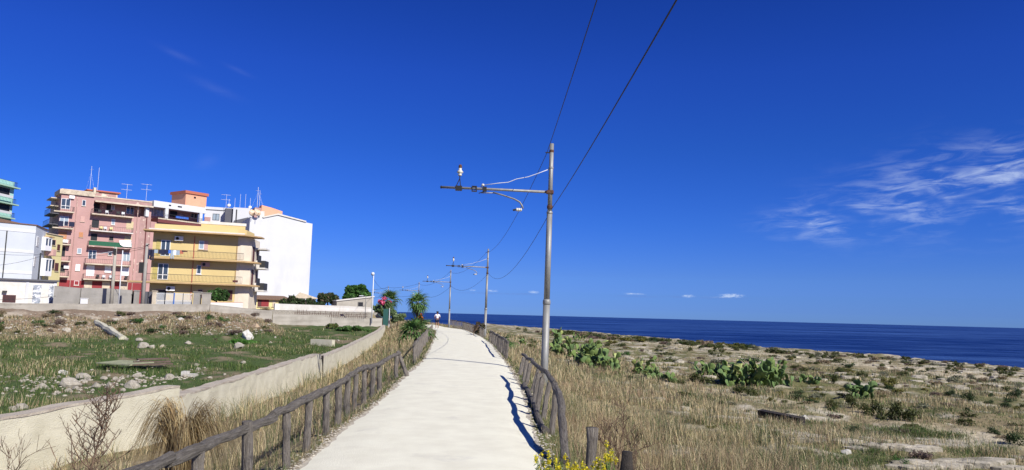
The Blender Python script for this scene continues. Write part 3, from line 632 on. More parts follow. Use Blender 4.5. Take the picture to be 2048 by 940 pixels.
# ------------------------------------------------------------------ buildings
class Fac:
    """a building with its front along A-B (seen left to right); local x along it, local y into it"""
    def __init__(s, name, label, cat_, A, B, zb, group=None):
        s.A = Vector((A[0], A[1], 0)); d = Vector((B[0]-A[0], B[1]-A[1], 0)); s.L = d.length; s.u = d.normalized(); s.n = Vector((-s.u.y, s.u.x, 0))
        s.zb = zb; s.root = thing(name, label, cat_, (A[0], A[1], zb), math.atan2(d.y, d.x), group)
    def uz(s, px, py, dep=0.0):
        d = ray(px, py); o = s.A+s.n*dep; t = (o.x*s.n.x+o.y*s.n.y)/(d.x*s.n.x+d.y*s.n.y); p = d*t
        q = Vector((p.x, p.y, 0))-s.A; return q.dot(s.u), EYE+p.z
    def sc(s, px, dep=0.0): # metres per pixel about px
        d = ray(px, 600); o = s.A+s.n*dep; return (o.x*s.n.x+o.y*s.n.y)/(d.x*s.n.x+d.y*s.n.y)/FPX
    def bx(s, mb, u0, u1, y0, y1, z0, z1): return mb.box(u0, u1, y0, y1, z0-s.zb, z1-s.zb)
    def part(s, name, m, *boxes, parent=None, kind=None):
        mb = MB()
        for b in boxes: s.bx(mb, *b)
        o = mb.build(name, m, parent or s.root)
        if kind: o['kind'] = kind
        return o
    def win(s, cx, cy, w, h, kind='glass', dep=0.0, name='window', frame=None, bars=True):
        u, z = s.uz(cx, cy, dep); k = s.sc(cx, dep); W_ = w*k/max(.3, abs(s.u.x)) ; H_ = h*k
        u0, u1, z0, z1 = u-W_/2, u+W_/2, z-H_/2, z+H_/2; y = dep-.06
        fm = frame or M_FRAME
        if kind in ('glass', 'pale'):
            t = .07; bs = [(u0,u1,y,dep-.002,z0,z0+t), (u0,u1,y,dep-.002,z1-t,z1), (u0,u0+t,y,dep-.002,z0+t,z1-t), (u1-t,u1,y,dep-.002,z0+t,z1-t)]
            if bars and W_ > 1.0: bs += [((u0+u1)/2-.05,(u0+u1)/2+.05,y,dep-.002,z0+t,z1-t)]
            if bars and H_ > 1.9: bs += [(u0+t,(u0+u1)/2-.05,y,dep-.002,z0+H_*.3-.04,z0+H_*.3+.04), ((u0+u1)/2+.05,u1-t,y,dep-.002,z0+H_*.3-.04,z0+H_*.3+.04)] if W_ > 1 else [(u0+t,u1-t,y,dep-.002,z0+H_*.3-.04,z0+H_*.3+.04)]
            f = s.part(name, fm, *bs); s.part('pane', M_GLASS if kind == 'glass' else M_GLASSB, (u0+t,u1-t,dep-.025,dep-.004,z0+t,z1-t), parent=f)
        elif kind == 'dark':
            f = s.part(name, fm if frame else M_SHUTP, (u0-.05,u0,y,dep-.002,z0,z1), (u1,u1+.05,y,dep-.002,z0,z1), (u0-.05,u1+.05,y,dep-.002,z1,z1+.05)); s.part('opening', M_DARK, (u0,u1,dep-.02,dep-.004,z0,z1), parent=f)
        else:   # a closed shutter made of slats
            n = max(4, min(14, int(H_/.16))); mb = MB()
            for j in range(n): s.bx(mb, u0, u1, dep-.05 if j % 2 else dep-.035, dep-.004, z0+H_*j/n, z0+H_*(j+1)/n)
            f = mb.build('shutter', kind, s.root)
        s.part('sill', M_CREAM if frame is None else frame, (u0-.08,u1+.08,dep-.14,dep-.062,z0-.09,z0-.02), parent=f) if name == 'window' and H_ < 1.9 else None
        return f
    def railing(s, u0, u1, y0, zf, h=.95, m=None, sides=True, depth=1.2, step=.32, net=None):
        mb = MB(); s.bx(mb, u0, u1, y0-.025, y0+.025, zf+h-.05, zf+h); s.bx(mb, u0, u1, y0-.012, y0+.012, zf+.1, zf+.14)
        n = int((u1-u0)/step)
        for j in range(n+1):
            u = u0+(u1-u0)*j/n; s.bx(mb, u-.014, u+.014, y0-.010, y0+.010, zf+.14, zf+h-.05)
        if sides:
            for u in (u0, u1):
                s.bx(mb, u-.02, u+.02, y0+.026, y0+depth, zf+h-.05, zf+h)
                for j in range(3): s.bx(mb, u-.014, u+.014, y0+.2+depth*j/3.5, y0+.23+depth*j/3.5, zf, zf+h-.05)
        o = mb.build('balcony_railing', m or M_IRON, s.root)
        if net: s.part('netting', net, (u0,u1,y0-.05,y0-.03,zf+.05,zf+h), parent=o)
        return o
def wallbody(F, u0, u1, dep, z0, z1, m, name='wall', y0=0.0): return F.part(name, m, (u0,u1,y0,dep,z0,z1))

# ---- pink block of flats
A = at(113, 500, 145); B = at(297, 500, 155.5); SB = 1.5
F = Fac('apartment_building', 'tall pink block of flats with many balconies and peeling cream parapet, rising behind the houses', 'building', (A.x, A.y), (B.x, B.y), SB)
zt = F.uz(113, 386)[1]; ztop = F.uz(113, 377)[1]
U = lambda px, py=470, dep=0.0: F.uz(px, py, dep)[0]
Z = lambda px, py, dep=0.0: F.uz(px, py, dep)[1]
L = F.L; uc = U(150, 400); ur = U(187, 420); ur2 = U(268, 430)
# main body with a top-floor loggia cut into the right bay
zl0, zl1 = Z(190, 426), Z(190, 404)
wallbody(F, 0, ur, 12, SB, zt, M_PINK); wallbody(F, ur+.001, L, 12, SB, zl0, M_PINK)
F.part('wall', M_PINKD, (ur+.002, L-.001, 0.02, 12, zl1+.25, zt+.1)); F.part('wall', M_PINKD, (ur+.002, L-.002, 2.2, 11.9, zl0, zl1+.25))
F.part('wall', M_PINKD, (ur2+1.2, L-.003, -.03, .9, SB+.1, zl0+.2)); F.part('pillar', M_PINK, (L-.7, L-.005, .05, 2.15, zl0, zl1+.25))
F.part('roof_edge', M_CREAM, (-.35, ur-.02, -.35, 6, zt, ztop), (-.1, uc+4, -.12, .2, ztop, ztop+.12))
F.part('roof_slab', M_MAROOND, (ur+.01, L+.1, -.9, 2.2, zl1+.05, zl1+.24)); F.part('roof_slab_edge', M_CREAM, (ur+.01, L+.1, -1.0, -.902, zl1-.05, zl1+.26))
F.part('parapet', M_CREAM, (ur-.01, L, -.06, 11.8, zt+.101, zt+.35))
u0, z0 = F.uz(178, 377, 3); u1 = F.uz(236, 380, 3)[0]
F.part('penthouse', M_PINKD, (u0, u1, 3, 9, zt, ztop+.7)); F.part('penthouse_roof', M_BRICKR, (u0-.4, u1+.5, 2.6, 9.4, ztop+.7, ztop+.95))
F.part('chimney', M_CREAM, (U(179), U(184), -.4, .6, ztop-.3, ztop+1.0))
def balcony(F, pxl, pxr, py, thick=.22, dep=1.35, slab=None, rail=True, net=None, h=.95, railm=None):
    a, z = F.uz(pxl, py, -dep); b, _ = F.uz(pxr, py, -dep); z = F.uz((pxl+pxr)/2, py, -dep)[1]
    F.part('balcony_slab', slab or M_CREAM, (a, b, -dep, -.002, z-thick, z))
    if rail: F.railing(a+.05, b-.05, -dep+.05, z, h, railm, depth=dep-.1, net=net)
    return a, b, z
zs = []
for (l, r_, y, sl, net) in [(184,268,428,None,None),(181,267,460.5,M_WHITE3,None),(177,264,491.5,M_PINKD,M_GREENC),(170.6,262.4,526.5,M_CREAM,None),(166.6,259,557,M_CREAM,None)]:
    zs.append(balcony(F, l, r_, y+2-.02*0, slab=sl, net=net))
for (l, r_, y) in [(108,149,421),(105,147,454),(110,142,486.5),(110,141,520),(112,138,551)]: balcony(F, l, r_, y+1, slab=M_CREAM, railm=M_IRON)
for (cx, cy, w, h, k) in [(131.5,407.5,12.5,21,'glass'),(128,442,12,19,'pale'),(125,472,11,17,M_SHUTO),(125,503,7,20,'dark'),(124,537,8,13,'dark'),
        (167.8,406,5,12,'glass'),(165,438,5.5,11,M_SHUTP),(162,469.5,5.5,10,M_SHUTO),(158.6,502,6,11,'pale'),(155.5,535,6,13,M_SHUTW),(153,566,6.5,9,'pale'),
        (190.7,447.5,10,16,'dark'),(226.4,444,5,12,'pale'),(259.6,451,10,16,M_SHUTB),(188,474,9,14,'dark'),(222.6,477,6,8,'dark'),(256,477,10,9,M_SHUTB),
        (184.6,509,11,17.5,'glass'),(220,507,5.5,8,'glass'),(253,514,10,17,'pale'),(180.6,541,11,21,M_SHUTW),(216,538,9,14,M_SHUTW),(250.5,543,10,17,M_SHUTW)]:
    F.win(cx, cy, w, h, k, name='window' if h < 15 else 'balcony_door')
for (cx, cy, w, h, k) in [(192.5,414,10,18,'dark'),(219,415,9,16,'dark'),(226,413,5,14,'pale'),(260,421,11,15,'glass')]: F.win(cx, cy, w, h, k, dep=2.2, name='balcony_door')
zr0 = Z(200, 563); F.part('plinth', M_MAROON, (-.06, L-.5, -.05, -.002, SB, zr0))
for px in (178, 214, 250): F.part('pilaster', M_CREAM, (U(px, 570)-.9, U(px, 570)+.5, -.12, -.051, SB, zr0+.05))
for px in (148.5, 272): F.part('drainpipe', M_PINKD, (U(px)-.06, U(px)+.06, -.14, -.004, SB+3, zt-.4))
F.part('drainpipe', M_MAROOND, (L-.9, L-.72, -.2, -.031, SB+3, zl0))
# air conditioners on the left balconies, awning sheet, things drying
for (px, py) in [(144,394),(131,482),(133,534)]:
    u, z = F.uz(px, py, -.4); F.part('air_conditioner', M_FRAME, (u-.45, u+.45, -.42, -.06, z-.3, z+.3))
u, z = F.uz(128, 444, -1.3); F.part('laundry', M_NAVY, (u-.9, u-.1, -1.4, -1.37, z-.9, z+.15), (u+.1, u+.7, -1.42, -1.39, z-.7, z+.15), (u+.85, u+1.8, -1.4, -1.37, z-.8, z+.15))
pts = [F.uz(238, 481, -1.5), F.uz(262, 480, -1.5), F.uz(263, 494, -1.5), F.uz(246, 493, -1.5), F.uz(240, 489, -1.5)]
mb = MB(); mb.slab([(a, b-SB) for a, b in reversed(pts)], -1.53, -1.50); mb.build('hanging_sheet', M_WCLOTH, F.root)
CHL = iter(['left of two chairs on the white-edged fourth balcony','second chair on the white-edged fourth balcony','rightmost chair on the white-edged fourth balcony','leftmost chair in the top loggia','second chair from the left in the top loggia','third chair from the left in the top loggia','rightmost chair in the top loggia','leftmost chair on the lowest balcony','second chair from the left on the lowest balcony','third chair from the left on the lowest balcony','rightmost chair on the lowest balcony'])
for (px, py) in [(203,457),(211,457),(223,456),(200,424),(214,425),(237,424),(247,425),(196,554),(208,554),(222,555),(253,554)]:   # balcony chairs and tables
    u, z = F.uz(px, py, -.7); zf = min(zs, key=lambda q: abs(q[2]-z+.3))[2]
    mb = MB(); F.bx(mb, u-.28, u+.28, -.95, -.45, zf+.42, zf+.47); F.bx(mb, u-.28, u+.28, -.45, -.40, zf+.47, zf+.9)
    for a in (-.26, .22):
        for b in (-.93, -.49): F.bx(mb, u+a, u+a+.04, b, b+.04, zf, zf+.42)
    o = mb.build('balcony_chair', random.choice([M_IRONW, M_IRON, M_PALEY]), None); o.location = F.root.location; o.rotation_euler = F.root.rotation_euler
    tag(o, next(CHL)+' of the pink block', 'chair', 'chairs on the pink balconies')
# balconies on the shaded left side
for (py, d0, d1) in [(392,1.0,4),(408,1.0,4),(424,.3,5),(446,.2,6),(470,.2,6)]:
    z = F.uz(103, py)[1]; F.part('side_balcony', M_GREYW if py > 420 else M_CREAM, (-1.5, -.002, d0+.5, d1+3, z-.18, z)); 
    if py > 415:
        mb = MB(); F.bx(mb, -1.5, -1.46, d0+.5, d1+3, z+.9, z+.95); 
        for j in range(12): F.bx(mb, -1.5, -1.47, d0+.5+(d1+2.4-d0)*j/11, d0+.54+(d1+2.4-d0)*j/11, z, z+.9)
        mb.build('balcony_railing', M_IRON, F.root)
PK = F
# ---- white-topped pink block joined on the right
A2_ = (PK.A+PK.u*(PK.L+.05)).to_tuple()[:2]; B2_ = at(404, 500, 165.5); 
F = Fac('apartment_building', 'pink and white block of flats with dark maroon loggia, adjoining the tall pink block', 'building', A2_, (B2_.x, B2_.y), SB)
L = F.L; Z = lambda px, py, dep=0.0: F.uz(px, py, dep)[1]; U = lambda px, py=430, dep=0.0: F.uz(px, py, dep)[0]
zt = Z(300, 399.5); zl1 = Z(300, 412); zl0 = Z(310, 434.5); zm = Z(310, 441)
wallbody(F, .01, L, 11, SB, zm-.3, M_PINK); F.part('parapet', M_WHITE, (.3, L+.2, -.1, 11, zl1, zt)); F.part('loggia_back_wall', M_PINKD, (.31, L+.1, 2.6, 10.9, zm-.3, zl1))
F.part('balcony_slab', M_MAROOND, (1.2, L-.6, -.5, 2.6, zm-.3, zl0-.05)); F.part('slab_edge', M_CREAM, (1.2, L-.6, -.56, -.502, zl0-.3, zl0-.05))
for px in (294, 333, 402): F.part('column', M_WHITE, (U(px)-.35, U(px)+.35, -.08, .5, zl0-.04, zl1-.002))
F.railing(1.2, L-.7, -.45, zl0-.05, 1.0, step=.4)
for (cx, w, k) in [(307,8,'pale'),(320,8,'pale'),(347,9,'dark'),(388,8,'glass')]: F.win(cx, 424+(cx-300)*.06, w, 15, k, dep=2.6, name='balcony_door')
u = U(352, 424, 1.5); u2 = U(377, 430, 1.5); F.part('blue_awning', M_BLUEC, (u, u2, 1.4, 1.46, zl0+.6, zl1-1.0))
for px in (338, 356, 360): F.part('vent', M_DARK, (U(px)-.25, U(px)+.25, -.13, -.101, zt-.75, zt-.45))
u, z = F.uz(371, 400, 2.5); u2 = F.uz(413, 400, 2.5)[0]; zc = F.uz(371, 386, 2.5)[1]
F.part('stair_tower', M_ORANGE, (u, u2, 2.5, 8, zt-.1, zc)); F.part('stair_tower_cap', M_BRICKR, (u-.3, u2+.3, 2.2, 8.3, zc, zc+.6)); F.part('tower_base', M_WHITE, (u-.5, u2+.8, 2.0, 2.45, zt-.1, zt+.2))
F.part('vent', M_DARK, ((u+u2)/2-.6, (u+u2)/2-.1, 2.45, 2.498, zc-.9, zc-.5))
WP2 = F
# ---- white stair and roof block behind the yellow house
a3 = at(404, 500, 165.6); b3 = at(500, 500, 168.5)
F = Fac('apartment_building', 'white rooftop storey with side wall coloured dark for shade, left of the blank white gable', 'building', (a3.x, a3.y), (b3.x, b3.y), SB)
L = F.L; zt = F.uz(420, 413.5)[1]
wallbody(F, .02, L, 9, SB, zt, M_WHITE); F.part('pink_panel', M_PINK, (.1, F.uz(421, 438)[0], -.25, -.004, F.uz(410, 442)[1]-5, F.uz(410, 434)[1]))
u, z = F.uz(450.5, 425, -2); u2 = F.uz(466.5, 425, -2)[0]; zt2 = F.uz(460, 417, -2)[1]
F.part('painted_shade_wall', M_GREYW, (u, u2, -2, -.01, SB+8, zt2)); F.part('roof_hut', M_WHITE, (u2+.002, F.uz(500, 425, -2.4)[0], -2.6, -.01, SB+8, zt2+.25))  # side wall in shadow: its shade is put into the dark colour
mb = MB(); q = [F.uz(466.5, 447, -2.7), F.uz(497, 447, -2.7), F.uz(497, 434.5, -2.7), F.uz(468, 441, -2.7)]; mb.slab([(a, b-SB) for a, b in q], -2.75, -2.65); mb.build('dark_slanted_panel', M_GREYW, F.root)  # dark panel with a sloping top in front of the roof hut
F.part('gutter', M_IRON, (.1, u-.1, -.12, -.006, F.uz(430, 420)[1]-.05, F.uz(430, 420)[1]+.05)); F.part('drainpipe', M_IRON, (F.uz(472, 430, -2.7)[0], F.uz(472, 430, -2.7)[0]+.2, -2.75, -2.602, SB+8, zt2-.2))
F.win(432, 434, 12, 13, 'pale', dep=0, name='balcony_door', frame=M_IRON)
WR = F
# ---- blank white gable
A = at(490, 500, 121); B = at(622, 500, 126)
F = Fac('gable_building', 'tall building showing one blank bright white gable wall, tallest at its middle', 'building', (A.x, A.y), (B.x, B.y), SB)
q = [F.uz(490, 597), F.uz(619.5, 592), F.uz(625, 447.5), F.uz(610, 444.5), F.uz(556, 430), F.uz(526, 436), F.uz(497, 433.5), F.uz(493, 447)]
xr = q[2][0]
q[1] = (xr, SB); q[0] = (q[0][0], SB); q[7] = (q[0][0], q[7][1]); q[6] = (q[0][0]+.02, q[6][1])
mb = MB(); mb.slab([(a, b-SB) for a, b in q], 0, 9); mb.build('wall', M_WHITE, F.root)
mb = MB(); e = [F.uz(526, 436), F.uz(556, 430), F.uz(612, 444.5)]
mb.slab([(e[0][0], e[0][1]-SB), (e[1][0], e[1][1]-SB), (e[2][0], e[2][1]-SB), (e[2][0], e[2][1]-SB+.22), (e[1][0], e[1][1]-SB+.25), (e[0][0], e[0][1]-SB+.22)], -.18, 9.1); mb.build('roof_verge', M_WHITE3, F.root)
u, z = F.uz(530, 422, 6); u2 = F.uz(565, 422, 6)[0]; z1 = F.uz(548, 419, 6)[1]
mb = MB(); w = [(u, F.uz(530, 432, 6)[1]-2-SB), (u2, F.uz(530, 432, 6)[1]-2-SB), (u2, z1-.2-SB), (u+1.0, z1-SB+.3), (u-.6, F.uz(518, 409.5, 6)[1]-SB), (u-.6, z1-SB-1)]
mb.slab(w, 6, 8.8); mb.build('rooftop_room', M_ORANGE, F.root)
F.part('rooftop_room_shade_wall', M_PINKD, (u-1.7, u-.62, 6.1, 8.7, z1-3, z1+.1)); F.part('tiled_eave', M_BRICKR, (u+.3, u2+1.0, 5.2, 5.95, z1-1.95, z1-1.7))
F.part('chimney_block', M_WHITE3, (F.uz(519, 427, 1)[0], F.uz(528, 427, 1)[0], .6, 2.6, F.uz(523, 436, 1)[1]-1.5, F.uz(523, 423, 1)[1])); GB = F
for (px, lab) in [(504.5, 'left one of the two round rusty satellite dishes on the white gable roof'), (515.5, 'right one of the two round rusty satellite dishes on the white gable roof')]:
    p = at(px, 425.5, 121); r = .52
    t = thing('satellite_dish', lab, 'dish', (p.x, p.y, p.z-1.0), R(35), 'satellite dishes')
    MB().lathe([(.02,-.16),(r*.5,-.10),(r*.85,-.02),(r,.04),(r,.06),(r*.8,.0),(r*.4,-.08),(.02,-.12)], 18, (0,0,1.0), 'y').build('reflector', M_TERR, t, True)
    MB().tube([(0,.1,-.2),(0,.1,.9)], .04, 6).build('pole', M_IRONW, t); MB().tube([(0,-.05,.6),(0,-.5,.95)], .025, 5).build('feed_arm', M_IRON, t)
# ---- yellow house
Y0 = at(303, 520, 93.2); Y1 = at(494, 540, 97.2)
F = Fac('yellow_house', 'three-storey yellow house with long wrap-around balconies in front of the white gable', 'house', (Y0.x, Y0.y), (Y1.x, Y1.y), SB)
L = F.L; Z = lambda px, py, dep=0.0: F.uz(px, py, dep)[1]; U = lambda px, py=540, dep=0.0: F.uz(px, py, dep)[0]
zc = Z(310, 461.5, -1.3); zp = Z(310, 446.5); z2 = Z(305, 513, -1.3); z1 = Z(300, 562, -1.3)
# side runs straight back; local direction of world +Y
ang_ = math.atan2(F.u.y, F.u.x); back = Vector((math.sin(ang_), math.cos(ang_)))
back = Vector((back.x-.115*back.y, back.y+.115*back.x)).normalized()
def side(t, o=0.0): return (L+back.x*t+back.y*o, back.y*t-back.x*o)
body = [(-1.0 if False else 0,0), (L-.9,0), side(1.1,.15), side(6.5,.0), (0.0, 7.0)]
mb = MB(); mb.prism(body, 0, zc-SB-.02); mb.build('wall', M_YEL, F.root)
mb = MB(); mb.prism([(.05,.3),(L-1.4,.3),side(1.6,-.7),side(6.2,-.7),(.05,6.8)], zc-SB+.2, zp-SB); mb.build('parapet', M_YEL, F.root)
ta, tz = F.uz(401, 447, 3.0); tb, tz2 = F.uz(493, 447, 3.0); tt = F.uz(401, 441.5, 3.0)[1]; mb = MB(); mb.box(ta, tb, 3.0, 3.25, tz-SB, tt-SB); mb.build('terrace_parapet', M_WHITE3, F.root); F.part('terrace_wall', M_YEL, (ta+.1, tb-.1, 3.05, 3.2, zc, tz-.001))
o = 1.3
def slabpoly(ex, t1, lf=-.5): return [(lf,-ex), (L-.5,-ex), side(.6,ex*.95), side(t1,ex*.95), side(t1,-.3), (lf,1.0)]
mb = MB(); mb.prism(slabpoly(1.5, 2.6, -1.05), zc-SB-.0, zc-SB+.16); mb.build('cornice', M_YELS, F.root)
mb = MB(); mb.prism([(-.45,-1.2),(L-.55,-1.2),(L-.55,.3),(-.45,.3)], zc-SB+.162, zc-SB+.34); mb.build('cornice_cap', M_WHITE3, F.root)
for zz in (z2, z1):
    mb = MB(); mb.prism(slabpoly(1.25, 2.6, -.5 if zz == z2 else -2.4), zz-SB-.2, zz-SB); mb.build('balcony_slab', M_YELS, F.root)
    F.railing(-.4, L-.55, -1.2, zz, .95, M_IRON, sides=False, step=.16)
    mb = MB(); 
    for j in range(14):
        t = .6+2.0*j/13; p = side(t, 1.13); mb.box(p[0]-.02, p[0]+.02, p[1]-.02, p[1]+.02, zz-SB, zz-SB+.9)
    a, b = side(.5, 1.13), side(2.6, 1.13); mb.tube([(a[0],a[1],zz-SB+.92), (b[0],b[1],zz-SB+.92)], .03, 4); mb.build('balcony_railing', M_IRON, F.root)
    mb = MB(); mb.prism([side(.6,1.16),side(2.6,1.16),side(2.6,1.13),side(.6,1.13)], zz-SB+.02, zz-SB+.88); mb.build('dark_balcony_screen', M_IRON, F.root)
for zz, zu in ((zc-.2-.9, 1), (z2, 0), (z1, 0)):      # the stepped-back rear balconies
    mb = MB(); mb.prism([side(3.6,.0),side(3.6,1.5),side(6.2,1.5),side(6.2,.0)], zz-SB-.2-(0 if zu else .55), zz-SB-(0 if zu else .55)); mb.build('rear_balcony_slab' if not zu else 'rear_canopy', M_WHITE3, F.root)
    if not zu:
        for (oa, ob_, mm) in ((.2, .75, M_WHITE3), (.75, 1.45, M_IRON)): mb = MB(); mb.prism([side(3.7,oa),side(3.7,ob_-.01),side(3.75,ob_-.01),side(3.75,oa)], zz-SB-.54, zz-SB+.4); mb.build('rear_balcony_screen', mm, F.root)
        mb = MB(); mb.prism([side(3.76,1.45),side(6.1,1.45),side(6.1,1.40),side(3.76,1.40)], zz-SB-.54, zz-SB+.4); mb.build('rear_balcony_screen', M_IRON, F.root)
for zb_ in (z1+.0, z2+.0): 
    for t, w in ((1.9,.5),(4.6,.5)):
        mb = MB(); mb.prism([side(t,.16 if t < 3 else .05),side(t+w*2,.16 if t < 3 else .05),side(t+w*2,.2 if t < 3 else .1),side(t,.2 if t < 3 else .1)], zb_-SB+.05, zb_-SB+2.1); mb.build('side_door', M_SHUTR, F.root)
mb = MB(); mb.prism([(L-1.3,-.03),(L-.9,-.03),side(1.1,.18),side(6.4,.06),side(6.4,.03),side(1.1,.15),(L-.9,0),(L-1.3,0)], .02, zc-SB-.03); mb.build('corner_render', M_CREAMW, F.root)
for (cx, cy, w, h, k, nm) in [(331,496,16,32,'glass','balcony_door'),(316,494,6,32,M_SHUTY,''),(403,490,9,17,'pale','window'),(412,490.5,7,18,M_SHUTP,''),(326,543,18,32,'glass','balcony_door'),(310,542,8,31,M_SHUTY,''),(398,539,8,18,'glass','window'),(322,590,17,20,'dark','door'),(458,590,12,19,M_SHUTR,''),(400,588,7,16,'dark','door')]:
    F.win(cx, cy, w, h, k, name=nm or 'window', frame=M_FRAME if k == 'glass' else None)
F.part('drainpipe', M_BRICKR, (U(388, 500)-.05, U(388, 500)+.05, -.10, -.004, SB+1, zc-.3))
F.part('drainpipe', M_YELS, (U(474, 500)-.04, U(474, 500)+.04, -.09, -.004, z1+.2, z1+1.9), (U(474, 500)-.04, U(474, 500)+.04, -.09, -.004, z2+.2, z2+1.9))
for (px, py, m_) in [(358,477,M_FRAME),(411,529,M_SHUTP),(341,577,M_FRAME)]:
    u, z = F.uz(px, py, -.3); a_ = F.part('air_conditioner', m_, (u-.5, u+.5, -.38, -.05, z-.28, z+.28)); MB().lathe([(.19,-.03),(.19,.0),(.05,.01)], 12, (u-.18,-.40,z-SB), 'y').build('fan_grille', M_BLACKM, a_)
u, z = F.uz(472, 563, -1.0); mb = MB(); F.bx(mb, u-.4, u+.2, -1.1, -.9, z-.1, z+.15); mb.build('flower_box', M_MAROOND, F.root)
cl = [(301,9,M_NAVY),(306,10,M_NAVY),(313,5,M_GLASSB),(321,6,M_NAVY),(328,7,M_NAVY),(334,6,M_NAVY),(340,5,M_BLUEC),(346,8,M_GLASSB),(351,7,M_SHUTW),(357,7,M_GLASSB),(364,5,M_BRICKR),(368,2,M_NAVY),(372,2,M_SHUTR)]
WL = iter(['leftmost long black trousers','second long black trousers from the left','short pale cloth before the ochre shutter','dark cloth in front of the glass door','second dark cloth in front of the glass door','dark cloth at the right side of the glass door','short bright blue towel','longer pale blue shirt beside the bright blue towel','white shirt between two pale blue pieces','right one of the pale blue pieces','brick-red towel','tiny dark sock right of the red towel','rightmost tiny dark red sock'])
for px, hh, m_ in cl:
    u, z = F.uz(px, 499+(px-300)*.03, -1.3); w = .24; t = MB(); F.bx(t, u-w, u+w*.7, -1.36, -1.33, z-hh*.085, z)
    if hh > 7: F.bx(t, u-w, u-w*.3, -1.36, -1.33, z-hh*.13, z-hh*.0851); F.bx(t, u+w*.1, u+w*.7, -1.36, -1.33, z-hh*.13, z-hh*.0851)
    o = t.build('washing', m_, None); o.location = F.root.location; o.rotation_euler = F.root.rotation_euler
    tag(o, next(WL)+' on the upper yellow balcony', 'laundry', 'washing on the yellow balcony')
YH = F
# ---- white house far left
A = at(-60, 500, 104); B = at(68, 500, 110)
F = Fac('white_house', 'plain bluish white three-storey house at the left edge, few small windows', 'house', (A.x, A.y), (B.x, B.y), SB)
L = F.L; ztp = F.uz(68, 451)[1]; cr = at(92, 500, 117); lc = F.A; v = Vector((cr.x-F.A.x, cr.y-F.A.y, 0)); sx, sy = v.dot(F.u), v.dot(F.n)
mb = MB(); mb.prism([(0,0),(L,0),(sx,sy),(sx-6,sy+9),(0,12)], 0, ztp-SB); mb.build('wall', M_WHITE2, F.root)
mb = MB(); mb.prism([(-.1,-.12),(L+.05,-.12),(sx+.12,sy-.1),(sx-6,sy+9.1),(-.1,12.1)], ztp-SB, ztp-SB+.15); mb.build('roof_edge', M_ROOFT, F.root)
for py in (462.5, 503.5, 545.5): z = F.uz(60, py)[1]; F.part('string_course', M_WHITE, (0, L, -.05, -.003, z-.22, z+.22))
F.part('drainpipe', M_IRON, (F.uz(10, 500)[0]-.06, F.uz(10, 500)[0]+.06, -.16, -.051, F.uz(10, 555)[1], F.uz(12, 461)[1]))
def sidewin(tf, py, w, h, m_, nm, wh=True):   # on the receding side
    p0 = Vector((L, 0)); p1 = Vector((sx, sy)); d = (p1-p0); c = p0+d*tf; dn = d.normalized(); nn = Vector((dn.y, -dn.x)); px_ = None
    zc_ = ztp-(py-452)*.0735
    def P_(a, o_): q = c+dn*a+nn*o_; return (q.x, q.y)
    f = MB().prism([P_(-w/2,.06),P_(w/2,.06),P_(w/2,.002),P_(-w/2,.002)], zc_-h/2-SB, zc_+h/2-SB).build(nm, M_FRAME, F.root)
    if wh: MB().prism([P_(-w/2+.1,.08),P_(w/2-.1,.08),P_(w/2-.1,.062),P_(-w/2+.1,.062)], zc_-h/2+.1-SB, zc_+h/2-.1-SB).build('pane', m_, f)
sidewin(.22, 482, 1.5, 1.5, M_GLASSB, 'window'); sidewin(.72, 486, .9, 1.5, M_GLASSB, 'window'); sidewin(.12, 523, 1.0, 1.5, M_GLASSB, 'window')
# ---- pale yellow house with glazed bays
A = at(90, 500, 116); B = at(124, 500, 121)
F = Fac('pale_yellow_house', 'narrow pale yellow house with white glazed bay windows, squeezed between white and pink buildings', 'house', (A.x, A.y), (B.x, B.y), SB)
L = F.L; ztp = F.uz(105, 469)[1]
wallbody(F, .0, L, 8, SB, ztp, M_PALEY); F.part('roof_edge', M_CREAM, (-.1, L+.15, -.15, 8, ztp, ztp+.12))
for (cy, h) in [(487, 26), (534, 34)]:
    u0, z_ = F.uz(91, cy, -1); u1 = F.uz(104, cy, -1)[0]; k = .079*h; b0, b1 = z_-k/2, z_+k/2
    w_ = F.part('bay_window', M_FRAME, (u0, u1, -1, -.004, b0, b0+.75), (u0, u1, -1, -.004, b1-.2, b1), (u0, u0+.12, -1, -.004, b0+.75, b1-.2), (u1-.12, u1, -1, -.004, b0+.75, b1-.2), ((u0+u1)/2-.06, (u0+u1)/2+.06, -1, -.9, b0+.75, b1-.2))
    F.part('pane', M_GLASS, (u0+.12, u1-.12, -.9, -.86, b0+.75, b1-.2), parent=w_)
z_ = F.uz(108, 511, -1)[1]; F.part('round_balcony', M_SHUTP, (F.uz(103,505,-1)[0]+.1, F.uz(110,505,-1)[0], -1.2, -.004, z_-.1, z_+.9)); F.part('canopy', M_YELS, (F.uz(98,478,-1)[0], F.uz(108,478,-1)[0], -1.1, -.006, ztp-.7, ztp-.5))
for (cx, cy, w, h) in [(107,485,4,10),(117,495,3,12),(113,534,4,16),(104,528,5,18)]: F.win(cx, cy, w, h, M_SHUTR if cx > 110 else 'dark')
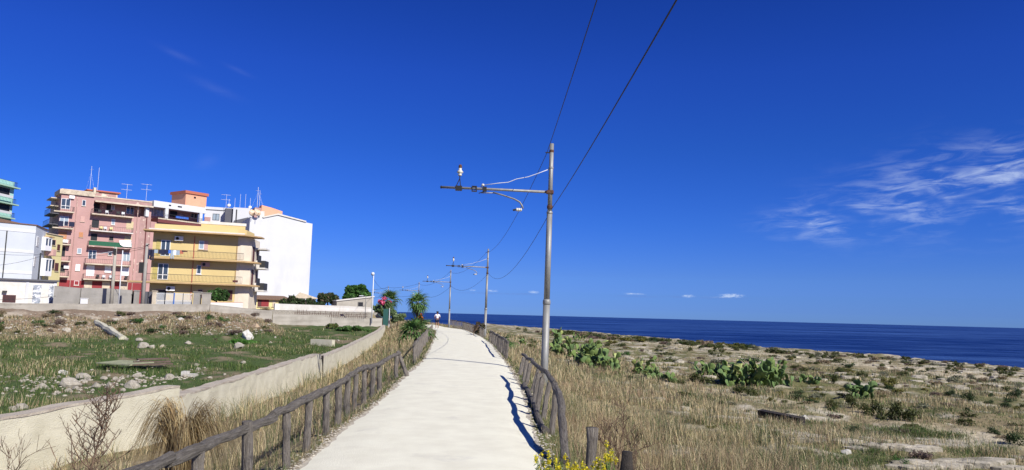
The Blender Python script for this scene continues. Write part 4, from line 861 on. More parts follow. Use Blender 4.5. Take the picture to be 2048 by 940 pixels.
# ---- low white garage in front
A = at(-60, 590, 83.6); B = at(111, 590, 88.6)
F = Fac('garage', 'low whitewashed garage with dark flat roof slab and two grey painted doors', 'garage', (A.x, A.y), (B.x, B.y), 1.2)
L = F.L; zt = F.uz(50, 561)[1]; wallbody(F, 0, L, 6, 1.2, zt, M_WHITE3); F.part('roof_slab', M_GREYW, (-.2, L+.25, -.3, 6.2, zt, zt+.17))
u0, z0 = F.uz(5, 597); u1, _ = F.uz(31.5, 597); f = F.part('window', M_SHUTR, (u0, u1, -.05, -.003, z0-.42, z0-.36), (u0, u1, -.05, -.003, z0+.36, z0+.42), (u0, u0+.06, -.05, -.003, z0-.36, z0+.36), (u1-.06, u1, -.05, -.003, z0-.36, z0+.36))
mb = MB(); 
for j in range(9): a = u0+.1+(u1-u0-.28)*j/8; F.bx(mb, a, a+.06, -.045, -.022, z0-.36, z0+.36)
mb.build('bar', M_SHUTR, f)['kind'] = 'stuff'; F.part('opening', M_DARK, (u0+.06, u1-.06, -.02, -.004, z0-.36, z0+.36), parent=f)
for (cx, w) in [(73.5,13.5),(102.5,9)]:
    u, z = F.uz(cx, 588); kk = F.sc(cx)*1.05; F.part('painted_door', M_GRAF, (u-w*kk/2, u+w*kk/2, -.05, -.003, 1.2, z+1.05))
u, z = F.uz(10, 583, -.2); F.part('floodlight', M_IRON, (u-.25, u+.2, -.35, -.1, z-.12, z+.1)); F.part('corner_pilaster', M_WHITE, (F.uz(50,590)[0], F.uz(50,590)[0]+.3, -.06, -.004, 1.2, zt-.01), (L-.25, L+.04, -.06, -.004, 1.2, zt-.01))
# ---- turquoise flats and brown roof at the very edge
A = at(-50, 500, 145); B = at(16.5, 500, 154)
F = Fac('apartment_building', 'turquoise block of flats cut by the left edge of the picture, white balcony bands', 'building', (A.x, A.y), (B.x, B.y), SB)
L = F.L; zt = F.uz(15, 361)[1]; wallbody(F, 0, L, 3, SB, zt, M_TURQ)
for py in (370, 405, 434): z = F.uz(10, py, -.9)[1]; F.part('balcony_slab', M_TURQD, (0, L-.2+(.7 if py < 430 else 0), -1.0, -.004, z-.15, z+.1)); F.railing(.2, L-.4, -.95, z+.1, .95, M_IRON, depth=.9, step=.4)
for cy in (384, 417): F.win(8, cy, 9, 17, 'dark', name='balcony_door'); F.part('parapet_band', M_WHITE, (0, L-1.5, -1.06, -1.003, F.uz(8, cy+9, -1)[1], F.uz(8, cy+4, -1)[1]))
A = at(-60, 500, 128); B = at(43, 500, 133)
F = Fac('house', 'house with a low brown tiled roof just showing above the plain white house', 'house', (A.x, A.y), (B.x, B.y), SB)
L = F.L; z = F.uz(40, 449)[1]; wallbody(F, 0, L, 8, SB, z, M_PALEY); zr = F.uz(5, 434, 4)[1]
mb = MB(); mb.v = [(-1,-1,z-SB),(L+.5,-1,z-SB),(L+.5,9,z-SB),(-1,9,z-SB),(-1,4,zr-SB),(L-5,4,zr-SB),(-1,-1,z-SB-.2),(L+.5,-1,z-SB-.2),(L+.5,9,z-SB-.2),(-1,9,z-SB-.2)]
mb.f = [(0,1,5,4),(1,2,5),(2,3,4,5),(3,0,4),(6,9,8,7),(0,6,7,1),(1,7,8,2),(2,8,9,3),(3,9,6,0)]; mb.build('tiled_roof', M_ROOFT, F.root)
# ---- low building with brown roof, right of the yellow house
A = at(500, 600, 112); B = at(580, 600, 116)
F = Fac('outbuilding', 'long low yellow outbuilding with brown tiled lean-to roof at the foot of the white gable', 'outbuilding', (A.x, A.y), (B.x, B.y), SB)
L = F.L; zt = F.uz(540, 598)[1]; wallbody(F, 0, L, 5, SB, zt, M_PALEY); zz = F.uz(540, 591, 3)[1]
mb = MB(); mb.v = [(-.3,-.5,zt-SB),(L+.3,-.5,zt-SB),(L+.3,3,zz-SB),(-.3,3,zz-SB),(-.3,-.5,zt-SB-.12),(L+.3,-.5,zt-SB-.12),(L+.3,3,zz-SB-.12),(-.3,3,zz-SB-.12)]; mb.f = [(0,1,2,3),(4,7,6,5),(0,4,5,1),(1,5,6,2),(3,2,6,7),(0,3,7,4)]; mb.build('tiled_roof', M_ROOFT, F.root)
for (cx, w, m_) in [(519,6,M_SHUTR),(530,12,M_MAROON),(548,5,M_CREAM)]: F.win(cx, 606, w, 14, m_)
# ---- walls, gates and pillars along the street
def streetwall(name, label, pxa, Ya, pxb, Yb, pytop_a, pytop_b, zb, m_, thick=.3, group=None, cat_='wall', caps=None, partname='wall_panel'):
    a = at(pxa, pytop_a, Ya); b = at(pxb, pytop_b, Yb); t = thing(name, label, cat_, (a.x, a.y, zb), 0, group)
    wall_section([a, b], thick, zb, t, m_, caps or m_, partname, 2.2, 'coping', rough=.03); return t
GW = 'boundary walls on the street'
streetwall('street_wall', 'long low weathered concrete wall at the top of the weedy bank', -70, 75, 420, 80.6, 606, 608.6, .3, M_CONC, .35)
streetwall('street_wall', 'continuation of the low concrete wall in front of the yellow house, tilting down to the right', 421, 80.6, 545, 82, 608.8, 622, -.3, M_CONC, .35)
t = streetwall('field_end_wall', 'pale concrete retaining wall closing the green field, iron bars on its top', 546, 82, 662, 84, 627.8, 630.5, -.7, M_CONC, .3)
streetwall('field_end_wall', 'lower pale retaining wall ending at the green gate', 662.5, 84, 764, 86.0, 635, 636.2, -.7, M_CONC, .3)
mb = MB()
for k in range(34):
    p = at(590+k*4.3, 629.5+k*.18, 82.8+k*.06); h = random.uniform(.25, .6); mb.tube([p-Vector((0,0,.1)), p+Vector((random.uniform(-.1,.1),0,h))], .022, 4)
for k in range(2): a = at(588, 624.5+k*3, 82.8); b_ = at(735, 628.5+k*4, 85); mb.tube(cat(a, b_, .08, 10), .018, 4)
c0 = mb.v[0]; o = mb.build('wire_fence', M_RUST, None, off=c0); tag(o, 'rusty iron bars and sagging wire standing on the retaining wall', 'fence')
streetwall('boundary_wall', 'grey blockwork wall panel beside the low white garage, dark patch at its foot', 110, 87, 162, 87.5, 571.5, 576, 1.0, M_CONC2, .3, GW)
streetwall('boundary_wall', 'middle grey blockwork wall panel with a white cabinet in front', 164, 87.6, 222.5, 88.2, 575.5, 577, 1.0, M_CONC2, .3, GW)
streetwall('boundary_wall', 'grey blockwork wall panel behind the thin lamp pole', 225, 88.3, 265, 88.8, 577.5, 580.5, 1.0, M_CONC2, .3, GW)
p = at(169, 593, 86.8); o = MB().box(-.32,.32,-.2,.2,0,.75).box(-.36,.36,-.24,.24,.751,.80).build('electric_cabinet', M_FRAME, None); o.location = (p.x, p.y, 1.45); tag(o, 'small white cabinet standing against the grey blockwork wall', 'cabinet')
for (px, w, tp, m_, lab, nm) in [(274,6,582,M_CONC2,'narrow concrete gate pillar beside the leaning wooden pole','gate_pillar'),(310,5,583,M_CREAM,'pale pillar between the brown gate and the white picket gate','gate_pillar'),(395.5,12,585,M_CONC2,'left one of two broad concrete pillars right of the white gate','gate_pillar'),(413.5,14,587,M_CONC,'right one of two broad concrete pillars right of the white gate','gate_pillar')]:
    p = at(px, tp, 88.5); w_ = w*88.5/1500; o = MB().box(-w_/2,w_/2,-.3,.3,0,p.z-1.0).box(-w_/2-.05,w_/2+.05,-.35,.35,p.z-.999,p.z-.9).build(nm, m_, None); o.location = (p.x, p.y, 1.0); tag(o, lab, 'pillar')
for (l, r_, tp, m_, lab) in [(264.5,270.5,581,M_SHUTR,'narrow dark brown metal door at the end of the grey wall'),(288,306.5,582,M_GREYW,'dark brown sheet metal gate behind the leaning wooden pole')]:
    a = at(l, tp, 88.9); b_ = at(r_, tp, 89.0); t = thing('metal_gate', lab, 'gate', (a.x, a.y, 1.0)); MB().box(0,b_.x-a.x,0,.06,0,a.z-1.05).build('sheet', m_, t); MB().box(.03,.10,-.05,-.001,.1,a.z-1.1).box((b_.x-a.x)/2,(b_.x-a.x)/2+.06,-.05,-.001,.1,a.z-1.1).build('gate_frame', M_IRON, t)
a = at(313, 585, 88.6); b_ = at(388, 587, 89.0); W_ = b_.x-a.x; hh = a.z-1.1
t = thing('picket_gate', 'wide white picket gate with blue middle post in front of the yellow house', 'gate', (a.x, a.y, 1.1))
mb = MB(); 
for k in range(34): x = W_*k/33; mb.box(x-.028, x+.028, -.03, .0, 0.05, hh)
mb.build('picket', M_IRONW, t)['kind'] = 'stuff'
MB().box(0,W_,.001,.05,.15,.22).box(0,W_,.001,.05,hh*.55,hh*.55+.06).box(0,W_,.001,.05,hh-.15,hh-.10).build('cross_rail', M_IRONW, t)
MB().box(0,W_,.051,.07,.05,hh*.52).build('kick_panel', M_WHITE3, t)
MB().box(W_*.5-.07,W_*.5+.07,-.06,-.031,0,hh+.03).build('middle_post', M_BLUEP, t); MB().box(W_*.25-.03,W_*.25+.03,-.05,-.031,0,hh).box(W_*.75-.03,W_*.75+.03,-.05,-.031,0,hh).build('stile', M_IRON, t)
streetwall('garden_wall', 'low white garden wall with brick coping before the yellow house', 421, 89, 486, 90.5, 604, 605, 1.0, M_WHITE3, .2, GW, caps=M_BRICKR)
streetwall('garden_wall', 'long whitewashed garden wall below the dark bushes', 559, 98, 680, 99.5, 607.4, 611.5, .8, M_WHITE3, .25, GW)
streetwall('garden_wall', 'right end of the whitewashed garden wall in front of the grey shed', 680.5, 99.5, 748, 100.4, 611.7, 615, .8, M_WHITE3, .25, GW)
streetwall('garden_wall', 'short stub of whitewashed wall beside the low yellow outbuilding', 549, 97, 558.5, 97.5, 607, 607.3, .8, M_WHITE3, .25, GW)
streetwall('rubble_wall', 'old stone wall strip behind the lower retaining wall near the lamp posts', 662, 90, 764, 92, 625.5, 625, .2, M_CONC2, .35, GW)
# grey shed with sloping roof line
A = at(674, 600, 108); B = at(747, 600, 110)
F = Fac('shed', 'old grey shed with sloping top and one small dark window below the round tree', 'shed', (A.x, A.y), (B.x, B.y), 1.0)
q = [(0, 1.0), (F.L, 1.0), (F.L, F.uz(747,594)[1]), (0, F.uz(674,602.5)[1])]; MB().slab([(a, b-1.0) for a, b in q], 0, 5).build('wall', M_CONC, F.root)
MB().slab([(-.1,q[3][1]-1.0),(F.L+.1,q[2][1]-1.0),(F.L+.1,q[2][1]-1.0+.15),(-.1,q[3][1]-1.0+.15)], -.15, 5.1).build('roof_slab', M_WHITE3, F.root)
F.win(721, 608.5, 9, 8, 'dark', frame=M_CONC2)
A = at(590, 600, 125); B = at(632, 600, 127)
F = Fac('house', 'low pale roofed house half hidden by the dark bushes right of the gable', 'house', (A.x, A.y), (B.x, B.y), 1.2)
z = F.uz(628, 597.5)[1]; wallbody(F, 0, F.L, 6, 1.2, z, M_WHITE3); MB().slab([(-.3,z-1.2),(F.L+.6,z-1.2),(F.L*.2,z-1.2+1.0)], -.3, 6.2).build('roof', M_CREAM, F.root)
# green gate and post at the wall's end
p = at(771, 641, 88); t = thing('green_gate', 'small dark green metal gate at the far end of the field wall', 'gate', (p.x, p.y, p.z))
MB().box(-.28,.30,-.03,.03,-.6,1.35).build('gate_leaf', M_GREENM, t); MB().tube([(.42,0,-.8),(.42,0,1.45)], .05, 6).build('post', M_IRONW, t); MB().tube([(-.9,0,.7),(-.2,0,.2)], .03, 5).build('brace', M_GREENM, t)

# ---- street lamps, poles, aerials
p = at(743.5, 636, 85.2); zt = at(744, 546, 85.2).z
t = thing('street_lamp', 'tall slim pale street lamp with a rounded head left of the palms', 'street lamp', (p.x, p.y, .2))
MB().tube([(0,0,0),(0,0,zt-.3)], [.07,.045], 8).build('pole', M_IRONW, t, True)
MB().lathe([(.05,-.22),(.17,-.12),(.2,0),(.15,.12),(.05,.18)], 12, (-.10,0,zt-.28)).build('lamp_head', M_IRONW, t, True); MB().lathe([(.12,-.05),(.19,.0),(.19,.01)], 12, (-.10,0,zt-.42)).build('glass', M_GLASS, t)
p = at(730, 635, 86); zt = at(731, 592, 86).z; t = thing('street_lamp', 'shorter grey street lamp with a bent arm to the left', 'street lamp', (p.x, p.y, .2))
MB().tube([(0,0,0),(0,0,zt-.3),(-.08,0,zt-.22),(-.5,0,zt-.2)], [.05,.04,.035,.03], 7).build('pole', M_GALV, t, True); MB().box(-.75,-.3,-.1,.1,zt-.24,zt-.14).build('lamp_head', M_IRONW, t)
for (px, tp, bp_, Y, r0, r1, m_, lab, nm, ct) in [(229.5,494,608,86,.22,.15,M_CONC,'thick pale concrete utility pole before the pink block','utility_pole','pole'),(296,487,610,83,.22,.14,M_CONC2,'rough wooden utility pole at the left end of the yellow house','utility_pole','pole')]:
    p = at(px-8 if px < 250 else 283, bp_, Y); q = at(px+3 if px < 250 else 296, tp, Y); zt = q.z; x = (p.x+q.x)/2
    t = thing(nm, lab, ct, (x, Y, 1.0)); MB().tube([(0,0,0),(0,0,zt-1.0)], [r0,r1], 9, jit=.05).build('pole', m_, t, True)
    if px < 250: MB().tube([(-.1,0,zt-1.5),(-1.2,.0,zt-1.7),(-2.9,0,zt-2.0)], .035, 5).build('bracket', M_IRONW, t); MB().box(-.14,.14,-.2,-.1,zt-1.9,zt-1.2).build('fitting', M_IRON, t)
    else: MB().box(-.62,-.12,-.2,-.08,zt-4.3,zt-3.1).build('junction_box', M_IRON, t); MB().tube([(-.1,-.1,zt-1.3),(.35,-.2,zt-1.1)], .05, 5).build('insulator_arm', M_IRON, t)
p = at(236, 609, 82); q = at(246.5, 501, 82); t = thing('lamp_pole', 'thin pale metal pole right of the thick concrete utility pole', 'pole', ((p.x+q.x)/2, 82, 1.0)); MB().tube([(0,0,0),(0,0,q.z-1.0)], [.07,.05], 6).build('pole', M_IRONW, t, True)
p = at(75, 560, 95); q = at(83, 506, 95); t = thing('utility_pole', 'dark thin pole rising behind the low garage roof', 'pole', ((p.x+q.x)/2, 95, 1.45)); MB().tube([(0,0,0),(0,0,q.z-1.45)], .10, 6).build('pole', M_IRON, t, True)
for k, (a, b_, sg) in enumerate([((-60,500,95),(83,509,95),.3),((83,509,95),(296,495,83),.6),((-60,530,95),(83,512,95),.5),((229,500,86),(296,492,83),.1),((112,592,84),(-60,598,80),.2),((744,552,85),(776,572,157),1.0)]):
    A_1 = at(*a); B_1 = at(*b_); tag(MB().tube(cat(A_1, B_1, sg, 12), .018, 4).build('service_wire', M_IRON, None), ['upper wire crossing the white house at the left edge','long wire from the dark pole to the leaning wooden pole','lower wire crossing the white house at the left edge','short wire between the two thick utility poles','sagging wire across the front of the low garage','thin wire from the tall slim lamp to the farthest mast'][k], 'wire', 'thin wires before the houses')
def aerial(px, top, base, Y, kind, lab=None):
    p = at(px, base, Y); q = at(px, top, Y); h = max(1.0, q.z-p.z); t = thing('roof_aerial', lab, 'aerial', (p.x, Y, p.z-.3), R(random.uniform(-40, 40)), 'television aerials on the roofs')
    MB().tube([(0,0,0),(0,0,h+.3)], .032, 5).build('mast', M_IRONW, t)
    if kind == 1:
        for hz in (h+.2, h-.9):
            MB().tube([(-1.1,0,hz),(.9,0,hz)], .03, 4).build('boom', M_IRONW, t); mb = MB()
            for k in range(6): x = -1.0+k*.36; mb.tube([(x,-.35,hz),(x,.35,hz)], .014, 3)
            mb.build('rods', M_IRONW, t)
    if kind == 2: MB().lathe([(.02,-.1),(.3,-.03),(.4,.05),(.3,0),(.02,-.07)], 12, (0,0,.9), 'y').build('dish', M_FRAME, t, True)
    if kind == 3:
        mb = MB()
        for a_ in (-1, 1): mb.tube([(0,0,h*.8),(a_*1.2,0,0)], .008, 3)
        mb.tube([(-.5,0,h*.9),(.5,0,h*.9)], .02, 4); mb.build('guy_wire', M_IRONW, t)
al = ['tall guyed aerial mast above the left end of the pink roof','plain thin aerial mast beside the tallest one on the pink roof','tilted many-rod aerial on the middle of the pink roof','many-rod aerial where pink and white roofs meet','many-rod aerial just right of the orange tower','aerial pole carrying a small white dish','short bare aerial pole on the white roof','bare aerial mast in the middle of the white roof','bare aerial mast with a side bar on the white roof','short pole with a round ball by the satellite dishes','tallest guyed lattice aerial beside the orange rooftop room','second guyed aerial mast beside the orange rooftop room']
for (px, tp, bs, Y, kd), lb in zip([(180,332,376,148,3),(195,335,379,149,0),(253,368,394,153,1),(292,368,400,155,1),(451.7,389,416,166,1),(457.5,398,416,166,2),(469,396,418,166,0),(479.5,388,417,166,0),(490,388,418,166,0),(499.6,396,420,166,2),(514.5,374,411,130,3),(518.5,382,411,130,3)], al): aerial(px, tp, bs, Y, kd, lb)

# ------------------------------------------------------------------ the walking person
def skin_mesh(name, pts, edges, radii, m_, parent=None, sub=2, root=0):
    me = bpy.data.meshes.new(name); me.from_pydata(pts, edges, []); me.materials.append(m_); o = bpy.data.objects.new(name, me); C.objects.link(o)
    md = o.modifiers.new('skin', 'SKIN'); 
    for i, v in enumerate(me.skin_vertices[0].data): r = radii[i]; v.radius = r if isinstance(r, tuple) else (r, r); v.use_root = (i == root)
    md.use_smooth_shade = True; s_ = o.modifiers.new('sub', 'SUBSURF'); s_.levels = sub; s_.render_levels = sub
    if parent: o.parent = parent
    return o
pp = at(874, 655, 74.0); pt = thing('person', 'person in white top and dark shorts walking away along the path, seen from behind', 'person', (pp.x, 74.0, 0.0), R(6))
v = [(0,0,.93),(0,0,1.12),(0,.01,1.32),(0,0,1.46),(0,0,1.53),(0,.01,1.62),(0,.015,1.70),
     (.10,0,.90),(.11,.06,.50),(.105,.0,.10),(.11,.12,.03),(-.10,0,.90),(-.10,.05,.52),(-.11,-.16,.14),(-.11,-.06,.05),
     (.19,0,1.41),(.25,-.05,1.15),(.20,.12,1.0),(.17,.20,.97),(-.19,0,1.41),(-.26,-.02,1.15),(-.22,.14,1.02),(-.18,.21,1.0)]
e = [(0,1),(1,2),(2,3),(3,4),(4,5),(5,6),(0,7),(7,8),(8,9),(9,10),(0,11),(11,12),(12,13),(13,14),(2,15),(15,16),(16,17),(17,18),(2,19),(19,20),(20,21),(21,22)]
r = [(.12,.09),(.10,.08),(.12,.085),(.055,.055),(.05,.05),(.085,.095),(.07,.08),.085,.055,.038,.035,.085,.055,.038,.035,.055,.042,.032,.03,.055,.042,.032,.03]
skin_mesh('body', v, e, r, M_SKIN, pt)
skin_mesh('white_top', [(0,0,1.0),(0,0,1.2),(0,.01,1.38),(.19,0,1.42),(.245,-.04,1.2),(-.19,0,1.42),(-.255,-.01,1.2)], [(0,1),(1,2),(2,3),(3,4),(2,5),(5,6)], [(.135,.10),(.12,.09),(.135,.10),.058,.05,.058,.05], M_WCLOTH, pt)
skin_mesh('shorts', [(0,0,.98),(.105,0,.88),(.11,.05,.66),(-.105,0,.88),(-.105,.04,.68)], [(0,1),(1,2),(0,3),(3,4)], [(.175,.14),.125,.105,.125,.105], M_NAVY, pt)
skin_mesh('hair', [(0,-.02,1.60),(0,-.02,1.68),(0,-.05,1.74)], [(0,1),(1,2)], [(.12,.12),(.165,.165),.12], M_HAIR, pt)
for s_ in (1, -1):
    lump_ = MB(); lump_.lathe([(.03,-.05),(.05,0),(.045,.10),(.03,.16)], 8, (.11*s_, .04 if s_ > 0 else -.13, .05 if s_ > 0 else .09), 'y'); lump_.build('shoe', M_FRAME, pt, True)
# ------------------------------------------------------------------ rocks and debris in the field
def rock_mesh(name, m_, seed, sub=2, flat=.6, pointy=0):
    r_ = random.Random(seed); 
    import bmesh
    bm = bmesh.new(); bmesh.ops.create_icosphere(bm, subdivisions=sub, radius=1.0)
    ax = [Vector((r_.uniform(-1,1), r_.uniform(-1,1), r_.uniform(-.6,1))).normalized() for _ in range(14)]; dd = [r_.uniform(.48,.85) for _ in ax]
    for v_ in bm.verts:
        for a, d in zip(ax, dd):
            k = v_.co.dot(a)
            if k > d: v_.co -= a*(k-d)
        v_.co *= 1+r_.uniform(-.05,.05)
        v_.co.z = v_.co.z*flat*(1+pointy*max(0, v_.co.z)); 
    me = bpy.data.meshes.new(name); bm.to_mesh(me); bm.free(); me.materials.append(m_); return me
RK = [rock_mesh('rock', M_STONE, k, 2, .6) for k in range(5)]; RW = [rock_mesh('rock', M_STONEW, 20+k, 2, .6) for k in range(3)]; RT = rock_mesh('rock', M_STONET, 41, 2, .75); RP = rock_mesh('rock', M_STONEW, 47, 2, .9, .5)
def rock(px, py, w, me=None, label=None, group='pale rocks lying in the green field', h=1.0, lab0='pale limestone rock lying in the grass of the field', sink=.15):
    p = ground_at(px, py); k = math.hypot(p.x, p.y)/FPX; r_ = w*k/2*1.15
    o = link('rock', me or random.choice(RK)); o.location = (p.x, p.y, p.z+r_*.18*h); o.scale = (r_, r_*random.uniform(.7, 1.0), r_*h*random.uniform(.9, 1.2)); o.rotation_euler = (0, 0, random.uniform(0, 6.28))
    if label: group = None
    return tag(o, label or lab0, 'rock', group)
rock(496, 678, 25, RP, 'pointed white boulder standing in the weedy bank of the field', h=1.2)
rock(511, 658, 20, RT, 'rounded tan boulder beside the pointed white boulder on the bank')
rock(480, 696, 24, RK[0], 'flat pale rock just below the pointed white boulder'); rock(126.6, 749, 18, RW[1], 'upright pale rock at the left end of the rubble line')
rock(138, 773, 40, RK[1], 'largest yellowish rock in the rubble line behind the wall'); rock(1692, 908, 22, RW[2], 'rough pale rock at the lower right, in dry grass')
rock(165, 757, 26, RK[2], 'broad grey rock beside the tallest rubble stone'); rock(262, 775, 27, RK[3], 'rounded pale rock close behind the near wall top')
rock(363, 642, 12, RW[1], 'white rock pair stone near the top of the bank'); rock(1609, 838, 20, RW[0], 'white rock at the right end of the dark timber beam')
for (px, py, w) in [(83,776,18),(65,783,9),(192,775,20),(219,775,22),(230,760,14),(208,759,14),(137,784,16),(152,779,14),(23.5,820,14),(41.6,818,20),(275,755,22),(338,758,26),(356,784,14),(253,680,10),(278,682,14),(286,694,22),(303,696,14),(325,696,14),(132,664,18),(119,635,7),(217,636,6),(231,643,14),(4,639,8),(376,688,14),(447,652,6),(487,727,11),(461,731,5),(449,750,8),(420,757,11),(550,676,6),(541,686,7),(677,682,6),(178,762,10),(245,782,12),(300,779,9),(320,783,10),(108,790,9),(185,782,9),(60,795,8),(90,765,8)]:
    rock(px, py, w)
for k in range(46):
    px = random.uniform(0, 420); py = 745+random.gauss(18, 14)-px*.02
    if py > 832-px*.178-8: continue
    rock(px, py, random.uniform(4, 11))
for k in range(44):
    px = random.uniform(0, 545); py = random.uniform(628, 664); rock(px, py, random.uniform(3, 8), group='small stones strewn over the bank', lab0='small pale stone strewn on the bank below the street wall')
for k in range(46):
    px = random.uniform(1150, 2048); py = random.uniform(700, 930)
    if py < 668+(px-1100)*.078+12: continue
    rock(px, py, random.uniform(4, 10), random.choice(RW+RK), group='pale stones on the coastal plain', lab0='small pale stone on the open coastal plain', h=.7)
rb = MB()
for k in range(520):
    px = random.uniform(0, 420); py = 752+random.gauss(14, 13)-px*.02
    if py > 832-px*.178-6: continue
    p = ground_at(px, py)
    if float(vn(p.x*.8, p.y*.8, 3)) < .45: continue
    lump(rb, (p.x, p.y, p.z+.01), random.uniform(.02, .085), 5, .5)
for k in range(700):
    px = random.uniform(0, 545); py = random.uniform(628, 670); p = ground_at(px, py); lump(rb, (p.x, p.y, p.z+.02), random.uniform(.04, .13), 5, .45)
tag(rb.build('field_rubble', M_STONE), kind='stuff')
# blocks, boards, beams
a, b_ = ground_at(186, 660), ground_at(252, 684); c = (a+b_)/2; d = b_-a
mb = MB(); mb.tube([(-d.length*.42+d.length*.84*k/9, random.uniform(-.05,.05), random.uniform(-.05,.05)) for k in range(10)], [.25*random.uniform(.85,1.1) for _ in range(10)], 8, jit=.1); o = mb.build('concrete_beam', M_WALL, None); o.location = c+Vector((0,0,.45)); o.rotation_euler = (R(-6), math.asin(-(d.z)/max(d.length, .1))+.05, math.atan2(d.y, d.x)); tag(o, 'long pale concrete beam lying tilted on the weedy bank', 'beam')
a, b_ = ground_at(623, 690), ground_at(671, 693); d = b_-a
o = MB().box(0, d.length, -.15, .25, -.2, .42).build('concrete_block', M_WALL, None); o.location = a; o.rotation_euler = (0, 0, math.atan2(d.y, d.x)-.25); tag(o, 'long low cream concrete block in the green grass near the far wall bend', 'block')
p = ground_at(376, 753); o = MB().box(-.24,.0,-.15,.15,0,.22).box(-.02,.34,-.14,.14,0,.12).build('cut_stone', M_STONEW, None); o.location = p; tag(o, 'small squared white stone block in the green field', 'block')
a, b_ = ground_at(195, 738), ground_at(262, 742); d = b_-a; o = MB().box(0, d.length, -.1, 1.2, .22, .27).build('board', M_BOARDG, None); o.location = a+Vector((0,0,.02)); o.rotation_euler = (.04, 0, math.atan2(d.y, d.x)); tag(o, 'flat mossy grey-green board lying in the field', 'board')
for k, lb in enumerate(['nearest of the dark brown planks beside the mossy board', 'middle one of the dark brown planks beside the mossy board', 'farthest of the dark brown planks beside the mossy board']):
    a, b_ = ground_at(258+k*9, 742-k*3), ground_at(345-k*4, 740-k*3); d = b_-a; o = MB().box(0, d.length, 0, .3, .22+.05*k, .28+.05*k).build('plank', M_BOARDB, None); o.location = a; o.rotation_euler = (0, -.01*k, math.atan2(d.y, d.x)); tag(o, lb, 'plank')
a = at(1521, 836, 24); a = ground_at(1521, 842); b_ = ground_at(1606, 858); d = b_-a
o = MB().box(0, d.length, -.1, .12, .12, .34).build('timber_beam', M_DARKW, None); o.location = a; o.rotation_euler = (.1, .03, math.atan2(d.y, d.x)); tag(o, 'dark weathered timber beam lying on pale rock in the right foreground plain', 'beam')
# ledge rocks on the plain and along the shore: low rough slabs nobody could count
lb_ = MB()
def slabrock(x, y, s, h):
    n_ = 9; z0 = float(H(x, y)); i = len(lb_.v); ph = random.random()*6
    for hh, q in ((-.3,1.05),(h,1.0),(h*1.25,.7)):
        for j in range(n_):
            w = ph+2*PI*j/n_; rr_ = s*q*(.6+.55*vn(math.cos(w)*1.3+x, math.sin(w)*1.3+y, 3)); lb_.v.append((x+math.cos(w)*rr_*1.5, y+math.sin(w)*rr_*.8, z0+hh*(1+.3*random.random())))
    for k in range(2):
        for j in range(n_): lb_.f.append((i+k*n_+j, i+k*n_+(j+1)%n_, i+(k+1)*n_+(j+1)%n_, i+(k+1)*n_+j))
    lb_.f.append(tuple(range(i+2*n_, i+3*n_)))
for k in range(330):
    px = random.uniform(1120, 2060); y_top = 660+(px-1100)*.080; py = y_top+abs(random.gauss(0, 1))*34+2; p = ground_at(px, min(py, 900))
    if random.random() < .25: p = ground_at(px, y_top+random.uniform(0, 10))
    if float(fbm(p.x*.12, p.y*.12, 44)) < .45: continue
    slabrock(p.x, p.y, random.uniform(.15, .6)*(p.y/60)**.5, random.uniform(.02, .10))
for (px, py, n_) in [(1480,833,26),(1560,838,16),(1600,872,20),(1750,886,16),(1830,893,14),(1400,822,8),(1950,930,22),(1330,905,10),(1860,932,14)]:
    for k in range(n_): p = ground_at(px+random.gauss(0, 34), py+random.gauss(0, 6)); slabrock(p.x, p.y, random.uniform(.10, .38), random.uniform(.015, .07))
tag(lb_.build('ledge_rock', mat('ledge_limestone', (.44,.40,.32), .95, (.29,.26,.20), 2.5, .9, 9, col3=(.20,.18,.13), thr3=(.5,.62), scale3=1.6)), kind='stuff')

# ------------------------------------------------------------------ leaves and shrubs
def leafcloud(name, centers, n, size, cols, m_=None, spread=1.0, asp=.55, surf=.55, shade=None):
    """many small leaf quads in ellipsoid clumps; centers: (x,y,z,rx,ry,rz)"""
    cs = np.array(centers, float); wgt = (cs[:,3]*cs[:,4]*cs[:,5])**(2/3); pick = rng.choice(len(cs), n, p=wgt/wgt.sum())
    v = rng.normal(size=(n,3)); v /= np.linalg.norm(v, axis=1)[:,None]; rad_ = (surf+(1-surf)*rng.random(n))[:,None]*(.85+.3*rng.random(n))[:,None]
    P = cs[pick,:3]+v*rad_*cs[pick,3:6]
    nrm = v+rng.normal(size=(n,3))*.7; nrm /= np.linalg.norm(nrm, axis=1)[:,None]
    up = rng.normal(size=(n,3)); a = np.cross(nrm, up); a /= np.linalg.norm(a, axis=1)[:,None]; b = np.cross(nrm, a)
    s_ = size*(.6+.8*rng.random(n))[:,None]
    V = np.stack([P-a*s_, P+b*s_*asp, P+a*s_, P-b*s_*asp], 1).reshape(-1, 3)
    f_ = np.arange(4*n).reshape(n, 4); c = np.array(cols, float); t = rng.random(n); k = rng.integers(0, len(c), n); k2 = rng.integers(0, len(c), n)
    cc = c[k]*t[:,None]+c[k2]*(1-t[:,None]); cc *= (.75+.5*rng.random(n))[:,None]
    return npmesh(name, V, [f_], m_ or M_LEAF, np.repeat(cc, 4, 0))
def clumps(n, rx, ry, rz, cz, r0, r1, seed=0):
    r_ = random.Random(seed); out_ = []
    for k in range(n):
        a = r_.uniform(0, 2*PI); e_ = r_.uniform(-.3, 1.0); q = r_.uniform(.35, .95); rr_ = r_.uniform(r0, r1)
        out_.append((math.cos(a)*rx*q*math.cos(e_), math.sin(a)*ry*q*math.cos(e_), cz+math.sin(e_)*rz*q, rr_, rr_, rr_*.8))
    return out_
OL = [(.07,.085,.022),(.10,.11,.03),(.05,.065,.02)]; YG = [(.14,.135,.03),(.09,.10,.025),(.20,.17,.03)]; DG = [(.035,.06,.02),(.05,.085,.025),(.025,.045,.015)]
